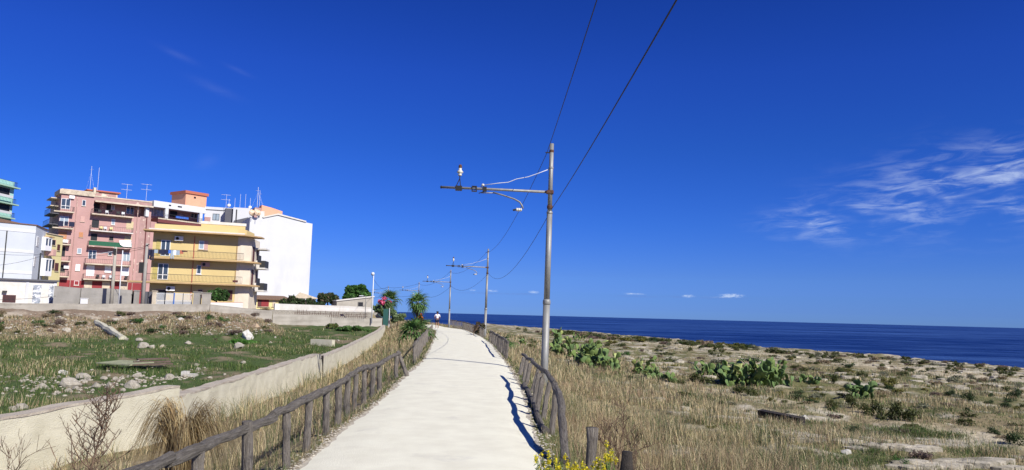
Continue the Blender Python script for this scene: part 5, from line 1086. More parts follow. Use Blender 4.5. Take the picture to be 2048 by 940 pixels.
GR = [(.05,.13,.025),(.075,.17,.035),(.03,.085,.02)]; DRY = [(.24,.185,.11),(.17,.125,.075),(.30,.24,.15)]; PUR = [(.17,.12,.095),(.12,.085,.07),(.21,.16,.12)]; GY = [(.20,.20,.13),(.15,.16,.10)]
def cushion(cols, seed, n=900):
    return leafcloud('shrub', clumps(9, .72, .6, .45, .22, .26, .42, seed), n, .055, cols, spread=1, surf=.3)
SH = {'o': [cushion(OL, k) for k in range(3)], 'y': [cushion(YG, 10+k) for k in range(2)], 'd': [cushion(DG, 20+k) for k in range(2)], 'g': [cushion(GR, 30)], 'p': [cushion(PUR, 40), cushion(DRY, 41)], 'w': [cushion(GY, 50)]}
def shrub(px, py, w, h=None, k='o', label=None, lab0='low dark olive cushion shrub on the open rocky coastal plain', group='low shrubs on the coastal plain'):
    p = ground_at(px, py); q = p.y/FPX; r_ = w*q/2*1.15; hh = (h*q*1.35 if h else r_*.9)
    o = link('shrub', random.choice(SH[k])); o.location = (p.x, p.y, p.z-.03); o.scale = (r_*1.1, r_*1.0, max(hh*1.15, .12)); o.rotation_euler = (0, 0, random.uniform(0, 6.28))
    return tag(o, label or lab0, 'shrub', None if label else group)
big = [(1681,747,32,12,'o','flat olive shrub straight above the right end of the large cactus clump'),(1669,769,20,18,'o','small upright olive shrub left of the lone dark cactus'),(1723,754,26,10,'o',None),(1684,781,14,6,'y',None),
 (1775,773,36,18,'y','rounded yellow-green shrub up and right of the lone dark cactus'),(1766,740,26,8,'p',None),(1807,751,24,9,'o',None),(1766,791,32,12,'p','dry brown shrub touching the right side of the lone dark cactus'),(1799,793,36,17,'y','dark yellow-green shrub right of the lone dark cactus'),
 (1742,830,46,30,'o','large olive shrub in tall grass below the lone dark cactus'),(1808,840,60,34,'o','largest dark olive shrub on the right plain'),(1899,792,26,12,'d','dark oval shrub right of the purple heather patch'),(1936,803,30,20,'d','tall rounded dark shrub among the five at the far right'),
 (1984,794,17,9,'d',None),(1978,808,22,9,'d',None),(2008,814,34,12,'d','flat wide dark shrub near the right edge of the picture'),(2021,804,28,9,'d',None),(2032,797,32,20,'d','dark rounded shrub touching the right edge of the picture'),(1872,791,32,9,'p','purple-brown heathery shrub on the right plain'),(1920,734,12,5,'o',None),(1957,735,18,6,'o',None),
 (1592,738,30,9,'o',None),(1654,760,24,10,'p',None),(1665,818,26,20,'o',None),(1702,814,34,24,'o',None),(1853,922,72,22,'p','wide dry purple-brown bush in the lower right corner area'),(1799,928,38,16,'g','fresh green low bush left of the dry purple-brown bush'),(1768,895,32,14,'w','small grey cushion on the pale rock at lower right'),(2034,888,44,26,'d','dark green shrub low at the right edge'),
 (1149,690,16,8,'o',None),(1183,692,10,5,'o',None),(1216,687,12,6,'o',None),(1250,697,13,6,'p',None),(1282,703,12,6,'p',None),(1306,681,18,7,'o',None),(1329,686,26,9,'o',None),(1373,689,28,8,'o',None),(1402,697,18,7,'o',None),(1443,706,16,7,'o',None),(1478,701,42,9,'o','long low olive shrub strip near the shore, above the large cactus clump'),(1552,707,28,8,'o',None),(1593,737,18,7,'p',None),(1616,712,22,7,'o',None),
 (1404,767,60,20,'o','dark olive bush patch around the small cactus in the middle of the plain'),(1450,765,24,14,'o',None),(1492,790,66,18,'o','dark olive bush along the foot of the large cactus clump'),(1562,792,24,10,'y',None),(1361,770,20,10,'o',None),(1115,668,22,9,'o',None),(1090,668,20,8,'o',None),(1250,712,30,8,'g',None),(1140,668,18,8,'o',None),
 (1540,838,34,16,'d',None),(1615,862,28,10,'d',None),(1650,876,26,9,'w',None),(1500,828,22,10,'d',None),(1445,812,26,12,'d',None),(1380,818,34,14,'d',None),(1340,800,30,13,'d','dark green weedy patch below the row of small cacti'),(1300,792,26,13,'p',None),(1930,850,40,16,'o',None),(1990,868,30,15,'d',None),(1700,862,44,12,'d',None),(1600,800,40,14,'d',None),(1660,822,26,10,'d',None)]
for (px, py, w, h, k, lb) in big: shrub(px, py, w, h, k, lb)
_sv = []; _sc = []
def scrub(px, py, w, h, k):
    p = ground_at(px, py); q = p.y/FPX; r_ = w*q/2*1.15; hh = max(h*q*1.55, .12); me_ = random.choice(SH[k]); n_ = len(me_.vertices); co = np.empty(n_*3, np.float32); me_.vertices.foreach_get('co', co); co = co.reshape(-1, 4, 3)
    cl = np.empty(n_*4, np.float32); me_.color_attributes['Col'].data.foreach_get('color', cl); cl = cl.reshape(-1, 4, 4)[:, :, :3]; sel = rng.permutation(len(co))[:320]; co = co[sel]; cl = cl[sel]
    m_ = co.mean(1, keepdims=True); co = m_+(co-m_)*1.6; a = random.uniform(0, 6.28); x_ = co[..., 0]*math.cos(a)-co[..., 1]*math.sin(a); y_ = co[..., 0]*math.sin(a)+co[..., 1]*math.cos(a)
    _sv.append(np.stack([x_*r_+p.x, y_*r_+p.y, co[..., 2]*hh+p.z-.03], -1).reshape(-1, 3)); _sc.append(cl.reshape(-1, 3))
for k in range(230):
    px = random.uniform(1030, 2055); yt = 657+max(0, px-1030)*.078; py = yt+2+abs(random.gauss(0, 1))*34
    if random.random() < .35: py = yt+random.uniform(1, 9)
    if py > 830: continue
    scrub(px, py, random.uniform(9, 34), random.uniform(3, 8), random.choice('ooooppyw'))
for k in range(80):
    px = random.uniform(1075, 1500); scrub(px, 657+max(0, px-1030)*.074+random.uniform(2, 9), random.uniform(16, 40), random.uniform(5, 8), random.choice('oooydp'))
for k in range(120):
    px = random.uniform(1150, 2050); yt = 668+(px-1150)*.078; scrub(px, random.uniform(yt+6, 880), random.uniform(14, 50), random.uniform(4, 11), random.choice('oooppdyww'))
_v = np.concatenate(_sv); tag(link('coastal_scrub', npmesh('coastal_scrub', _v, [np.arange(len(_v)).reshape(-1, 4)], M_LEAF, np.concatenate(_sc))), kind='stuff')
for k in range(46):
    px = random.uniform(-10, 545); shrub(px, random.uniform(628, 668)-max(0, px-450)*.05, random.uniform(14, 40), random.uniform(5, 12), random.choice('pppppodg'), lab0='dry brown brush on the bank below the street wall', group='brush on the bank')
# prickly pears
def pad_mesh(m_, seed):
    r_ = random.Random(seed); mb = MB(); prof = [(.02,0),(.30,.10),(.62,.30),(.92,.58),(1.0,.74),(.80,.92),(.35,1.0),(.02,1.01)]; n_ = 8; i = 0
    bend = r_.uniform(-.08,.08)
    for (q, h) in prof:
        for j in range(n_): w = 2*PI*j/n_; mb.v.append((q*.5*math.cos(w), q*.085*math.sin(w)+bend*h*h, h))
    for k in range(len(prof)-1):
        for j in range(n_): mb.f.append((k*n_+j, k*n_+(j+1)%n_, (k+1)*n_+(j+1)%n_, (k+1)*n_+j))
    mb.f.append(tuple(range(n_-1, -1, -1))); mb.f.append(tuple(range((len(prof)-1)*n_, len(prof)*n_))); return mb.mesh('pad', m_, True)
PADS = {'a': [pad_mesh(M_PADA, k) for k in range(2)], 'b': [pad_mesh(M_PADB, 5+k) for k in range(2)], 'c': [pad_mesh(M_PADC, 9)]}
def cactus(px, py, wpx, hpx, n, label, mixk='aaabbbc', group=None, ydepth=None):
    p = ground_at(px, py); q = p.y/FPX; w = wpx*q/2; h = hpx*q; t = thing('prickly_pear_cactus', label, 'cactus', (p.x, p.y, p.z), 0, group or 'prickly pears on the coastal plain'); cnt = 0
    h *= 1.08; sz = min(.46, max(.30, h*.30)); tries = 0
    while cnt < n and tries < n*3:
        tries += 1; bx_ = random.uniform(-1, 1); by_ = random.uniform(-.6, .6); base = Vector((bx_*w*.85, by_*min(w, ydepth or w), float(H(p.x+bx_*w*.85, p.y+by_*min(w, ydepth or w)))-p.z-.04)); hm = h*(1-.45*bx_*bx_)
        d = Vector((random.gauss(0,.4), random.gauss(0,.4), 1)).normalized(); pos = base
        for lv in range(5):
            L_ = sz*random.uniform(.8, 1.25)
            if pos.z+d.z*L_ > hm*1.12 or cnt >= n: break
            o = link('pad', random.choice(PADS[random.choice(mixk if lv > 1 else mixk.replace('c', 'b'))]), None, t); x_ = Vector((random.gauss(0,1), random.gauss(0,1), random.gauss(0,.2))); x_ = (x_-d*x_.dot(d)).normalized(); y_ = d.cross(x_)
            o.matrix_local = Matrix.Translation(pos) @ Matrix((x_, y_, d)).transposed().to_4x4() @ Matrix.Diagonal((L_*random.uniform(.75,1.0)*1.0, L_*.8, L_, 1)); cnt += 1
            pos = pos+d*L_*.93+x_*random.uniform(-.12,.12)*L_; d = (d+x_*random.gauss(0,.75)+Vector((random.gauss(0,.2), random.gauss(0,.2), .25))).normalized()
    return t
cactus(1108, 706, 30, 46, 36, 'tall green prickly pear touching the right side of the nearest mast', group='prickly pear hedge')
cactus(1136, 716, 38, 36, 46, 'second prickly pear of the hedge from the mast', group='prickly pear hedge')
cactus(1168, 727, 42, 42, 56, 'middle prickly pear of the hedge right of the mast', group='prickly pear hedge')
cactus(1198, 737, 40, 44, 56, 'fourth prickly pear of the hedge, with the highest pads', group='prickly pear hedge')
cactus(1228, 745, 36, 36, 44, 'last prickly pear at the right end of the hedge', group='prickly pear hedge')
cactus(1284, 748, 36, 30, 34, 'small dark prickly pear next right from the hedge')
cactus(1312, 758, 40, 24, 32, 'low sprawling prickly pear right of the small dark one')
cactus(1341, 764, 22, 18, 16, 'lowest yellowish prickly pear at the lower end of its row', 'aaccc')
cactus(1412, 752, 38, 28, 40, 'compact bluish prickly pear alone left of the large clump', 'bbba')
cactus(1473, 772, 60, 44, 100, 'left half of the large prickly pear clump, yellow-green pads low on its left', 'aabbc')
cactus(1520, 772, 60, 50, 110, 'middle of the large prickly pear clump, tallest with dark pads', 'aabbb')
cactus(1560, 770, 46, 40, 60, 'right end of the large prickly pear clump with one dark upright pad', 'abbb')
cactus(1601, 764, 18, 16, 12, 'small yellowish prickly pear just right of the large clump', 'acc'); cactus(1625, 768, 22, 14, 14, 'tiny pale prickly pear farthest right of the large clump', 'acc')
cactus(1723, 796, 40, 31, 56, 'lone dark fan-shaped prickly pear with one pale pad in its middle', 'bbbba')
cactus(1157, 681, 26, 16, 26, 'far small prickly pear between the hedge and the sea', 'aab')
cactus(1048, 690, 12, 14, 14, 'tiny prickly pear seen between the second fence and the nearest mast', 'ab')

# trees and bushes near the houses
def tree(name, label, ct, px, py, Y, w, h, cols, n, size, trunk=.35, base=None, group=None, seed=1, flower=None, dome=1.0):
    p = at(px, py, Y); k = Y/FPX; W_ = w*k/2; H_ = h*k; zb = base if base is not None else float(H(p.x, p.y)); tz = p.z-zb
    if ct == 'bush' and tz > 0: H_ += tz; tz = 0.0
    t = thing(name, label, ct, (p.x, Y, zb), 0, group); th = max(.3, tz+H_*.35)
    mb = MB(); mb.tube([(0,0,-.3),(.05,0,th*.5),(0,0,th)], [trunk, trunk*.75, trunk*.5], 7, jit=.1)
    for j in range(6): a = j*1.05+seed; mb.tube([(0,0,th*.75),(math.cos(a)*W_*.3,math.sin(a)*W_*.3,th+H_*.15),(math.cos(a)*W_*.6,math.sin(a)*W_*.6,tz+H_*.6)], [trunk*.45, trunk*.3, trunk*.1], 5)
    mb.build('trunk', M_BARK, t, True)
    c = clumps(26, W_*.98, W_*.9, H_*.62, tz+H_*.36, W_*.20, W_*.34, seed); c = [(a, b, max(z, tz+.1), rx, ry, min(rz, H_*.3)) for a, b, z, rx, ry, rz in c]
    link('crown', leafcloud('crown', c, n, size, cols, surf=.6), None, t)
    if flower: 
        fc = clumps(9, W_*.75, W_*.6, H_*.35, tz+H_*.80, W_*.14, W_*.24, seed+5); link('flowers', leafcloud('flowers', fc, 900, size*.8, flower, surf=.3), None, t)['kind'] = 'stuff'
    return t
tree('round_tree', 'large round bright green tree rising behind the grey shed', 'tree', 713, 607, 118, 62, 38, GR, 9000, .26, .3, seed=3, base=1.4)
tree('bush', 'dark green spreading tree with a reddish side, left of the large round tree', 'tree', 655, 609, 112, 46, 24, DG+[(.13,.085,.06)], 5000, .22, .15, seed=5, base=1.4)
tree('bush', 'broad dark bush trailing over the whitewashed wall', 'bush', 596, 609, 103, 66, 17, DG+[(.09,.06,.05),(.05,.08,.02)], 6000, .18, .12, seed=7, base=1.4)
tree('bush', 'small dark bush at the right end of the bushes over the white wall', 'bush', 634, 610, 104, 34, 12, DG, 2600, .18, .1, seed=8, base=1.4)
tree('garden_tree', 'round dark green garden tree in front of the yellow house ground floor', 'tree', 432, 603, 91, 48, 27, GR+DG, 6000, .17, .15, seed=9, base=1.4)
tree('oleander', 'oleander bush with pink flowers beside the low fan palm', 'bush', 766, 626, 92, 46, 28, [(.10,.16,.06),(.14,.21,.09),(.06,.10,.04)], 4500, .15, .08, seed=11, flower=[(.62,.10,.20),(.75,.20,.30),(.5,.06,.14)], base=.3)
tree('bush', 'pale green leafy bush below the low fan palm', 'bush', 795, 634, 88, 30, 13, [(.16,.22,.10),(.20,.26,.13),(.10,.15,.06)], 2500, .14, .06, seed=12, base=.2)
tree('flowering_bush', 'small bush with bright orange and red flowers before the tall fan palm', 'bush', 841, 634, 95, 12, 12, [(.6,.10,.03),(.65,.2,.05),(.07,.13,.03),(.06,.12,.03)], 1100, .10, .05, seed=13, base=.2)
tree('bush', 'low leafy weed patch against the pale retaining wall', 'bush', 664, 655, 80, 22, 9, [(.20,.17,.06),(.10,.16,.04),(.06,.12,.03)], 1400, .12, .04, seed=14)
tree('bush', 'green weed hump in front of the lower retaining wall', 'bush', 708, 661, 76, 64, 9, [(.06,.13,.03),(.10,.17,.05)], 3500, .12, .04, seed=15)
tree('bush', 'dark twiggy bush at the foot of the second mast', 'bush', 957, 662, 58, 28, 22, [(.075,.07,.045),(.16,.11,.07),(.05,.06,.03)], 1400, .09, .04, seed=16)
tree('bush', 'leafy green weed below the pointed white boulder', 'bush', 487, 689, 55, 52, 9, [(.05,.15,.02),(.08,.19,.03)], 3000, .11, .03, seed=17)
tree('bush', 'yellow-green weed clump left of the pointed white boulder', 'bush', 430, 695, 54, 30, 8, [(.08,.14,.03),(.12,.17,.04)], 1500, .11, .03, seed=18)
tree('bush', 'dark green weed clump on top of the bank behind the tilted beam', 'bush', 224, 650, 66, 18, 8, [(.04,.09,.02),(.06,.12,.03)], 900, .11, .03, seed=19)
# fan palms
def frond_mesh(n_=11, L_=1.0, seed=0, col=((.06,.11,.03),(.09,.15,.045)), droop=.35, petiole=.8):
    r_ = random.Random(seed); V = []; Fq = []; cc = []
    def add(pts, w0, w1, c):
        i = len(V); a = Vector(pts[0]); nrm = Vector((0,0,1))
        for k, q in enumerate(pts):
            q = Vector(q); d = (Vector(pts[min(k+1, len(pts)-1)])-Vector(pts[max(k-1, 0)])).normalized(); s_ = d.cross(nrm).normalized(); u_ = k/(len(pts)-1); w = w0+(w1-w0)*u_
            V.append(tuple(q-s_*w)); V.append(tuple(q+s_*w)); cc.append(c); cc.append(c)
        for k in range(len(pts)-1): Fq.append((i+2*k, i+2*k+1, i+2*k+3, i+2*k+2))
    add([(0,0,0),(petiole*.5,0,.04),(petiole,0,.02)], .02, .015, (.12,.14,.05))
    for k in range(n_):
        a = R(-105+210*k/(n_-1)); l = L_*(.72+.28*math.cos(a*.6))*r_.uniform(.9,1.05); dz = r_.uniform(-.04,.04); c = tuple(x*r_.uniform(.8,1.2) for x in random.choice(col))
        add([(petiole+math.cos(a)*l*t_, math.sin(a)*l*t_, .02+.10*math.sin(PI*t_)+dz-droop*l*t_**3) for t_ in (0,.33,.62,.85,1.0)], .085, .006, c)
    return npmesh('frond', np.array(V), [np.array(Fq)], M_LEAF, np.array(cc))
FG = [frond_mesh(seed=k, col=((.09,.17,.045),(.13,.22,.065),(.07,.13,.04))) for k in range(3)]; FD = [frond_mesh(14, .9, 9, ((.22,.17,.09),(.16,.12,.06)), .9)]
def palm(label, px, pybase, Y, size, th, n_, el0=-.9, el1=1.4, dead=6, base=None, seed=0, tr=.16):
    r_ = random.Random(seed); p = at(px, pybase, Y); zb = float(H(p.x, p.y)) if base is None else base; t = thing('fan_palm', label, 'palm', (p.x, Y, zb), 0, 'fan palms')
    mb = MB(); mb.tube([(0,0,-.2),(0,0,th*.5),(.02,0,th)], [tr*1.15, tr, tr*1.25], 9, jit=.12); mb.build('trunk', M_BARK, t)
    for k in range(n_+dead):
        o = link('frond', random.choice(FG) if k < n_ else FD[0], None, t); az = k*2.399+r_.uniform(-.2,.2); e_ = el1-(el1-el0)*((k/n_)**.8) if k < n_ else r_.uniform(-1.3,-.9)
        s_ = size*r_.uniform(.66,1.12)*(1 if k < n_ else .62); o.location = (0, 0, th); o.rotation_euler = (r_.uniform(-.3,.3), -e_, az); o.scale = (s_, s_, s_)
    return t
palm('tall round fan palm against the sky left of the walking person', 834, 636, 112, 1.22, 2.6, 44, -1.35, dead=18, base=.3, seed=2)
palm('low fan palm rising over the pink oleander', 778, 640, 95, 1.0, 2.75, 26, -.8, dead=3, base=.2, seed=3)
palm('young fan palm spreading low fronds behind the left fence', 831, 680, 45, .80, .80, 26, -.4, 1.25, dead=0, seed=4, tr=.1)
palm('small spiky palm beyond the second stretch of right fence', 1006, 676, 47, .62, .2, 13, .0, 1.2, dead=1, seed=6, tr=.07)

# ------------------------------------------------------------------ grasses
def blades(name, P, h, w, lean, cols, colidx=None, az=None, curve=.35, seedheads=False):
    n = len(P); az = rng.random(n)*2*PI if az is None else az; z = H(P[:,0], P[:,1])-.02
    B = np.stack([P[:,0], P[:,1], z], 1); d = np.stack([np.cos(az), np.sin(az), np.zeros(n)], 1); wa = az+PI/2+rng.normal(size=n)*.6; s_ = np.stack([np.cos(wa), np.sin(wa), np.zeros(n)], 1)*w[:,None]/2
    up = np.array([0,0,1.0]); L_ = (lean*h)[:,None]
    mid = B+d*L_*curve*.8+up*(h*.55)[:,None]; tip = B+d*L_+up*(h*np.sqrt(np.clip(1-lean*lean*.6, .1, 1)))[:,None]
    V = np.stack([B-s_, B+s_, mid-s_*.8, mid+s_*.8, tip], 1).reshape(-1, 3)
    i = np.arange(n)[:,None]*5; q = i+np.array([[0,1,3,2]]); tr = i+np.array([[2,3,4]])
    c = np.array(cols, float); k = rng.integers(0, len(c), n) if colidx is None else colidx; cc = c[k]*(.7+.6*rng.random(n))[:,None]
    me = npmesh(name, V, [q, tr], M_GRASS, np.repeat(cc, 5, 0)); return tag(link(name, me), kind='stuff')
def wedge(n, r0, r1, a0_, a1_, pw=1.0):
    """points by bearing and distance, thinning with distance"""
    u = rng.random(n); r_ = (r0**pw+(r1**pw-r0**pw)*u)**(1/pw) if pw else r0*(r1/r0)**u; a = np.radians(a0_+(a1_-a0_)*rng.random(n)); return np.stack([r_*np.sin(a), r_*np.cos(a)], 1)
def clumped(P, per, rad_):
    n = len(P); Q = np.repeat(P, per, 0); a = rng.random(n*per)*2*PI; r_ = np.abs(rng.normal(size=n*per))*np.repeat(rad_, per) if hasattr(rad_, '__len__') else np.abs(rng.normal(size=n*per))*rad_
    return Q+np.stack([np.cos(a)*r_, np.sin(a)*r_], 1), a, r_
STRAW = [(.60,.50,.29),(.52,.42,.235),(.68,.58,.36),(.45,.36,.205)]; BROWN = [(.33,.235,.15),(.40,.29,.185),(.25,.18,.115)]; GREEN = [(.070,.125,.03),(.10,.16,.04),(.055,.09,.025),(.15,.18,.06)]; GREYG = [(.13,.17,.085),(.17,.19,.10),(.10,.13,.06)]
def wfun(P, w0): r_ = np.hypot(P[:,0], P[:,1]); return np.maximum(w0, r_*.00046)*(.7+.6*rng.random(len(P)))
def mixed(name, P, a, hb, palette_pick, lean=(.15,.7), w0=.0036, curve=.35):
    n = len(P); a = a+rng.normal(size=n)*.8; h = hb*(.25+.85*rng.random(n)**1.3); return blades(name, P, h, wfun(P, w0), lean[0]+(lean[1]-lean[0])*rng.random(n)**1.5, PAL, palette_pick, a, curve)
PAL = STRAW+BROWN+GREEN+GREYG      # 0-3 straw, 4-6 brown, 7-10 green, 11-13 grey-green
def pick(n, ps, pb, pg, pgg):
    k = rng.choice(4, n, p=np.array([ps,pb,pg,pgg])/(ps+pb+pg+pgg)); return np.select([k==0,k==1,k==2],[rng.integers(0,4,n),rng.integers(4,7,n),rng.integers(7,11,n)], rng.integers(11,14,n))
def field_pick(ts, tb, tg, tgg):       # per-blade weights
    W4 = np.stack([ts,tb,tg,tgg], 1); W4 = W4/W4.sum(1)[:,None]; cu = np.cumsum(W4, 1); u = rng.random(len(ts))[:,None]; k = (u > cu).sum(1); n = len(ts)
    return np.select([k==0,k==1,k==2],[rng.integers(0,4,n),rng.integers(4,7,n),rng.integers(7,11,n)], rng.integers(11,14,n))
# 1 right bank, tall dry grass close to the path
P = wedge(17000, 4.6, 60, -3, 44, .35); dr = P[:,0]-XR(P[:,1]); lim = 6.0+P[:,1]*.12
n1 = fbm(P[:,0]*.5, P[:,1]*.5, 61); ok = (dr > .38) & (rng.random(len(P)) < np.clip(1.25-dr/lim, 0, 1)*sst(n1+.18*(dr < 3), .30, .48)+.02); P = P[ok]
Q, a, r_ = clumped(P, 20, .15); drq = Q[:,0]-XR(Q[:,1]); ok = drq > .30; Q, a = Q[ok], a[ok]; drq = drq[ok]
n2 = fbm(Q[:,0]*.35, Q[:,1]*.35, 62); n3 = fbm(Q[:,0]*.9, Q[:,1]*.9, 63); hb = (.22+.42*sst(n3, .35, .62))*np.clip(.45+drq*.5, .3, 1)*np.clip(1.35-drq/14, .45, 1)
mixed('dry_grass', Q, a, hb, field_pick(1.2*np.ones(len(Q)), .2+1.3*sst(n2,.48,.6), .12+.5*(drq < .8), .25+1.2*sst(n3,.55,.7)), (.1,1.15))
# 2 right plain: mixed tufts
P = wedge(42000, 7, 300, 2, 42, .12); dr = P[:,0]-XR(P[:,1]); n1 = fbm(P[:,0]*.22, P[:,1]*.22, 64); n2 = fbm(P[:,0]*.75, P[:,1]*.75, 22, 5)
sh_ = XS(P[:,1])-P[:,0]; trk = np.abs(P[:,0]-track_x(P[:,1])) < 1.0
ok = (dr > 2.5) & (sh_ > 3) & (rng.random(len(P)) < sst(n1, .34, .55)*(1-.65*sst(n2, .50, .60))+.08) & (~trk | (rng.random(len(P)) < .15)); P = P[ok]
Q, a, r_ = clumped(P, 13, .12+.0026*P[:,1]); n3 = fbm(Q[:,0]*.3, Q[:,1]*.3, 65); n4 = fbm(Q[:,0]*.12, Q[:,1]*.12, 66)
hb = (.09+.24*sst(n3, .42, .62))*(.6+.4*(Q[:,1] < 60))
mixed('plain_grass', Q, a, hb, field_pick(.45+.8*sst(n3,.45,.6), .35+.5*n4, .35+1.6*sst(n4,.46,.60)*(1-sst(n3,.5,.6)), .75+.9*sst(n4,.40,.55)), (.1,1.0))
# 3 left verge between fence and wall
P = wedge(9500, 4.2, 95, -50, -4, .5); dl = XL(P[:,1])-P[:,0]; inside = P[:,0] > XW(P[:,1])+.25
n1 = fbm(P[:,0]*.7, P[:,1]*.7, 67); ok = (dl > .12) & inside & (rng.random(len(P)) < (sst(n1, .30, .55)+.12)*np.where(P[:,1] < 16, .6+.4*np.exp(-dl/1.3), 1)); P = P[ok]
Q, a, r_ = clumped(P, 24, .14); dq = XL(Q[:,1])-Q[:,0]; ok = (dq > .06) & (Q[:,0] > XW(Q[:,1])+.18); Q, a, dq = Q[ok], a[ok], dq[ok]
n2 = fbm(Q[:,0]*.5, Q[:,1]*.5, 68); n3 = fbm(Q[:,0], Q[:,1], 69); hb = (.18+.46*sst(n3, .32, .6))*np.clip(.35+dq*.5, .25, 1)*np.where(Q[:,1] > 60, .6, 1)*np.where((Q[:,1] < 16) & (dq > 1.5), .62, 1)
mixed('verge_grass', Q, a, hb, field_pick(1.1+0*dq, .25+.9*sst(n2,.45,.58)+.6*(Q[:,1] > 45), .15+1.4*(dq < .7)+.7*sst(n2,.52,.6), .3+1.0*sst(n3,.5,.62)), (.1,1.1))
# 4 green field behind the wall
P = wedge(16500, 9, 80, -46, -9, .35); ok = (P[:,0] < XW(P[:,1])-.3) & (P[:,1] < 79.5); n1 = fbm(P[:,0]*.4, P[:,1]*.4, 70); n2_ = fbm(P[:,0]*.75, P[:,1]*.75, 22, 5)
bk = sst(P[:,1]+8*(fbm(P[:,0]*.18, P[:,1]*.18, 21)-.5), 55, 61)*sst(-P[:,0]/P[:,1], .26, .34)
ok &= (rng.random(len(P)) < (.50+.55*sst(n1, .35, .55))*(1-.65*sst(n2_, .54, .64)*(bk < .5))-.1*bk); P = P[ok]; bk = bk[ok]
Q, a, r_ = clumped(P, 17, .14+.002*P[:,1]); bk = np.repeat(bk, 17); ok = Q[:,0] < XW(Q[:,1])-.2; Q, a, bk = Q[ok], a[ok], bk[ok]
n3 = fbm(Q[:,0]*.3, Q[:,1]*.3, 71); n4 = fbm(Q[:,0]*.15, Q[:,1]*.25, 72); left_ = sst(-Q[:,0]/Q[:,1], .50, .62); hb = (.10+.22*sst(n3,.4,.6))*(1-.1*bk)+.12*left_
mixed('field_grass', Q, a, hb, field_pick(.04+.35*bk+1.0*left_*sst(n3,.42,.6)+.5*sst(n4,.58,.68), .05+1.5*bk+.25*left_, 1.9*(1-bk)+.18, .28+.35*bk+1.2*(Q[:,1] < 27)*sst(n4,.4,.6)), (.1,1.0), w0=.006)
# 4b fresh green patches on both sides
pts_ = []
for (px, py, sx_, sy_, n_) in [(1300,722,44,10,60),(1385,803,46,9,70),(1800,866,60,8,90),(1880,872,50,5,60),(1590,850,40,6,50),(1125,790,10,14,30),(1760,905,36,8,40),(1700,925,70,8,60),(1250,745,30,6,30),(1480,862,50,12,50),(1960,905,60,12,60),(1425,800,16,8,25),(1840,830,70,8,50),(1560,925,60,10,50)]:
    for k in range(n_): p = ground_at(px+random.gauss(0, sx_*.6), py+random.gauss(0, sy_*.6)); pts_.append((p.x, p.y))
P = np.array(pts_); Q, a, r_ = clumped(P, 34, .14+.006*P[:,1]); ok = Q[:,0] > XR(Q[:,1])+.3; Q, a = Q[ok], a[ok]
mixed('green_patch_grass', Q, a, np.full(len(Q), .17), pick(len(Q), .15, .15, 1.6, .7), (.2,1.1))
P = wedge(5200, 62, 80, -40, -17, 1.0); P = P[(P[:,0] < XW(P[:,1])-.5)]; Q, a, r_ = clumped(P, 12, .3)
mixed('bank_grass', Q, a, .12+.22*sst(fbm(Q[:,0]*.3, Q[:,1]*.3, 91), .4, .6), pick(len(Q), .55, 1.3, .22, .5), (.1,1.0))
# 5 fringe of small weeds along the path lips, and grass at the far bends
P = np.concatenate([np.stack([XL(y_)-.06-np.abs(rng.normal(size=900))*.12, y_], 1) for y_ in [4.5+rng.random(900)**1.5*40]]+[np.stack([XR(y_)+.1+np.abs(rng.normal(size=1500))*.16, y_], 1) for y_ in [5.0+rng.random(1500)**1.4*45]])
Q, a, r_ = clumped(P, 7, .05); ok = (Q[:,0] < XL(Q[:,1])-.02) | (Q[:,0] > XR(Q[:,1])+.03); Q, a = Q[ok], a[ok]
mixed('edge_weeds', Q, a, np.full(len(Q), .12), pick(len(Q), .5, .5, 1.3, .7), (.2,.9))
P = np.concatenate([wedge(5000, 50, 160, -14, 4, 1.0), wedge(2200, 60, 110, -24, -8, 1.0)]); dl = XL(P[:,1])-P[:,0]; dr = P[:,0]-XR(P[:,1]); ok = ((dl > .5) & (P[:,0] > XW(P[:,1])) | (dr > .7) | (P[:,1] > 102)) & (dr < 12); P = P[ok]
Q, a, r_ = clumped(P, 8, .25); ok = (Q[:,0] < XL(Q[:,1])-.2) | (Q[:,0] > XR(Q[:,1])+.2) | (Q[:,1] > 101.5); Q, a = Q[ok], a[ok]
n3 = fbm(Q[:,0]*.2, Q[:,1]*.2, 75); mixed('far_verge_grass', Q, a, .25+.35*n3, field_pick(.8+0*n3, 1.0+0*n3, .4+.8*sst(n3,.5,.6), .4+0*n3), (.1,.6))
# yellow composite flowers at the lower right, twigs through the dry grass
def wildflower(px, py, Y, h, n_, label):
    p = at(px, py, Y); zb = float(H(p.x, Y)); t = thing('yellow_wildflower', label, 'flowering plant', (p.x, Y, zb), 0, 'yellow wildflowers at the path edge'); H_ = max(.15, p.z-zb)
    st = MB(); tips = []
    for k in range(n_):
        a = random.uniform(0, 6.28); l = random.uniform(.0, .16); hh = H_*random.uniform(.6, 1.05); tip = Vector((math.cos(a)*l, math.sin(a)*l, hh)); st.tube([(0,0,-.05),(tip.x*.4, tip.y*.4, hh*.5),tuple(tip)], [.005,.004,.002], 4); tips.append(tip)
    st.build('stem', M_PADA, t)['kind'] = 'stuff'
    lc = [(q.x*f_, q.y*f_, q.z*f_, .028, .028, .05) for q in tips for f_ in (.4,.6,.8)]; link('leaves', leafcloud('leaves', lc, 60*n_, .016, [(.09,.15,.035),(.14,.20,.05)], asp=.25, surf=.1), None, t)
    fc = [(q.x, q.y, q.z-.02, .022, .022, .04) for q in tips]; link('flowers', leafcloud('flowers', fc, 34*n_, .008, [(.72,.58,.02),(.60,.50,.02),(.55,.55,.06)], asp=.8, surf=.1), None, t)['kind'] = 'stuff'; return t
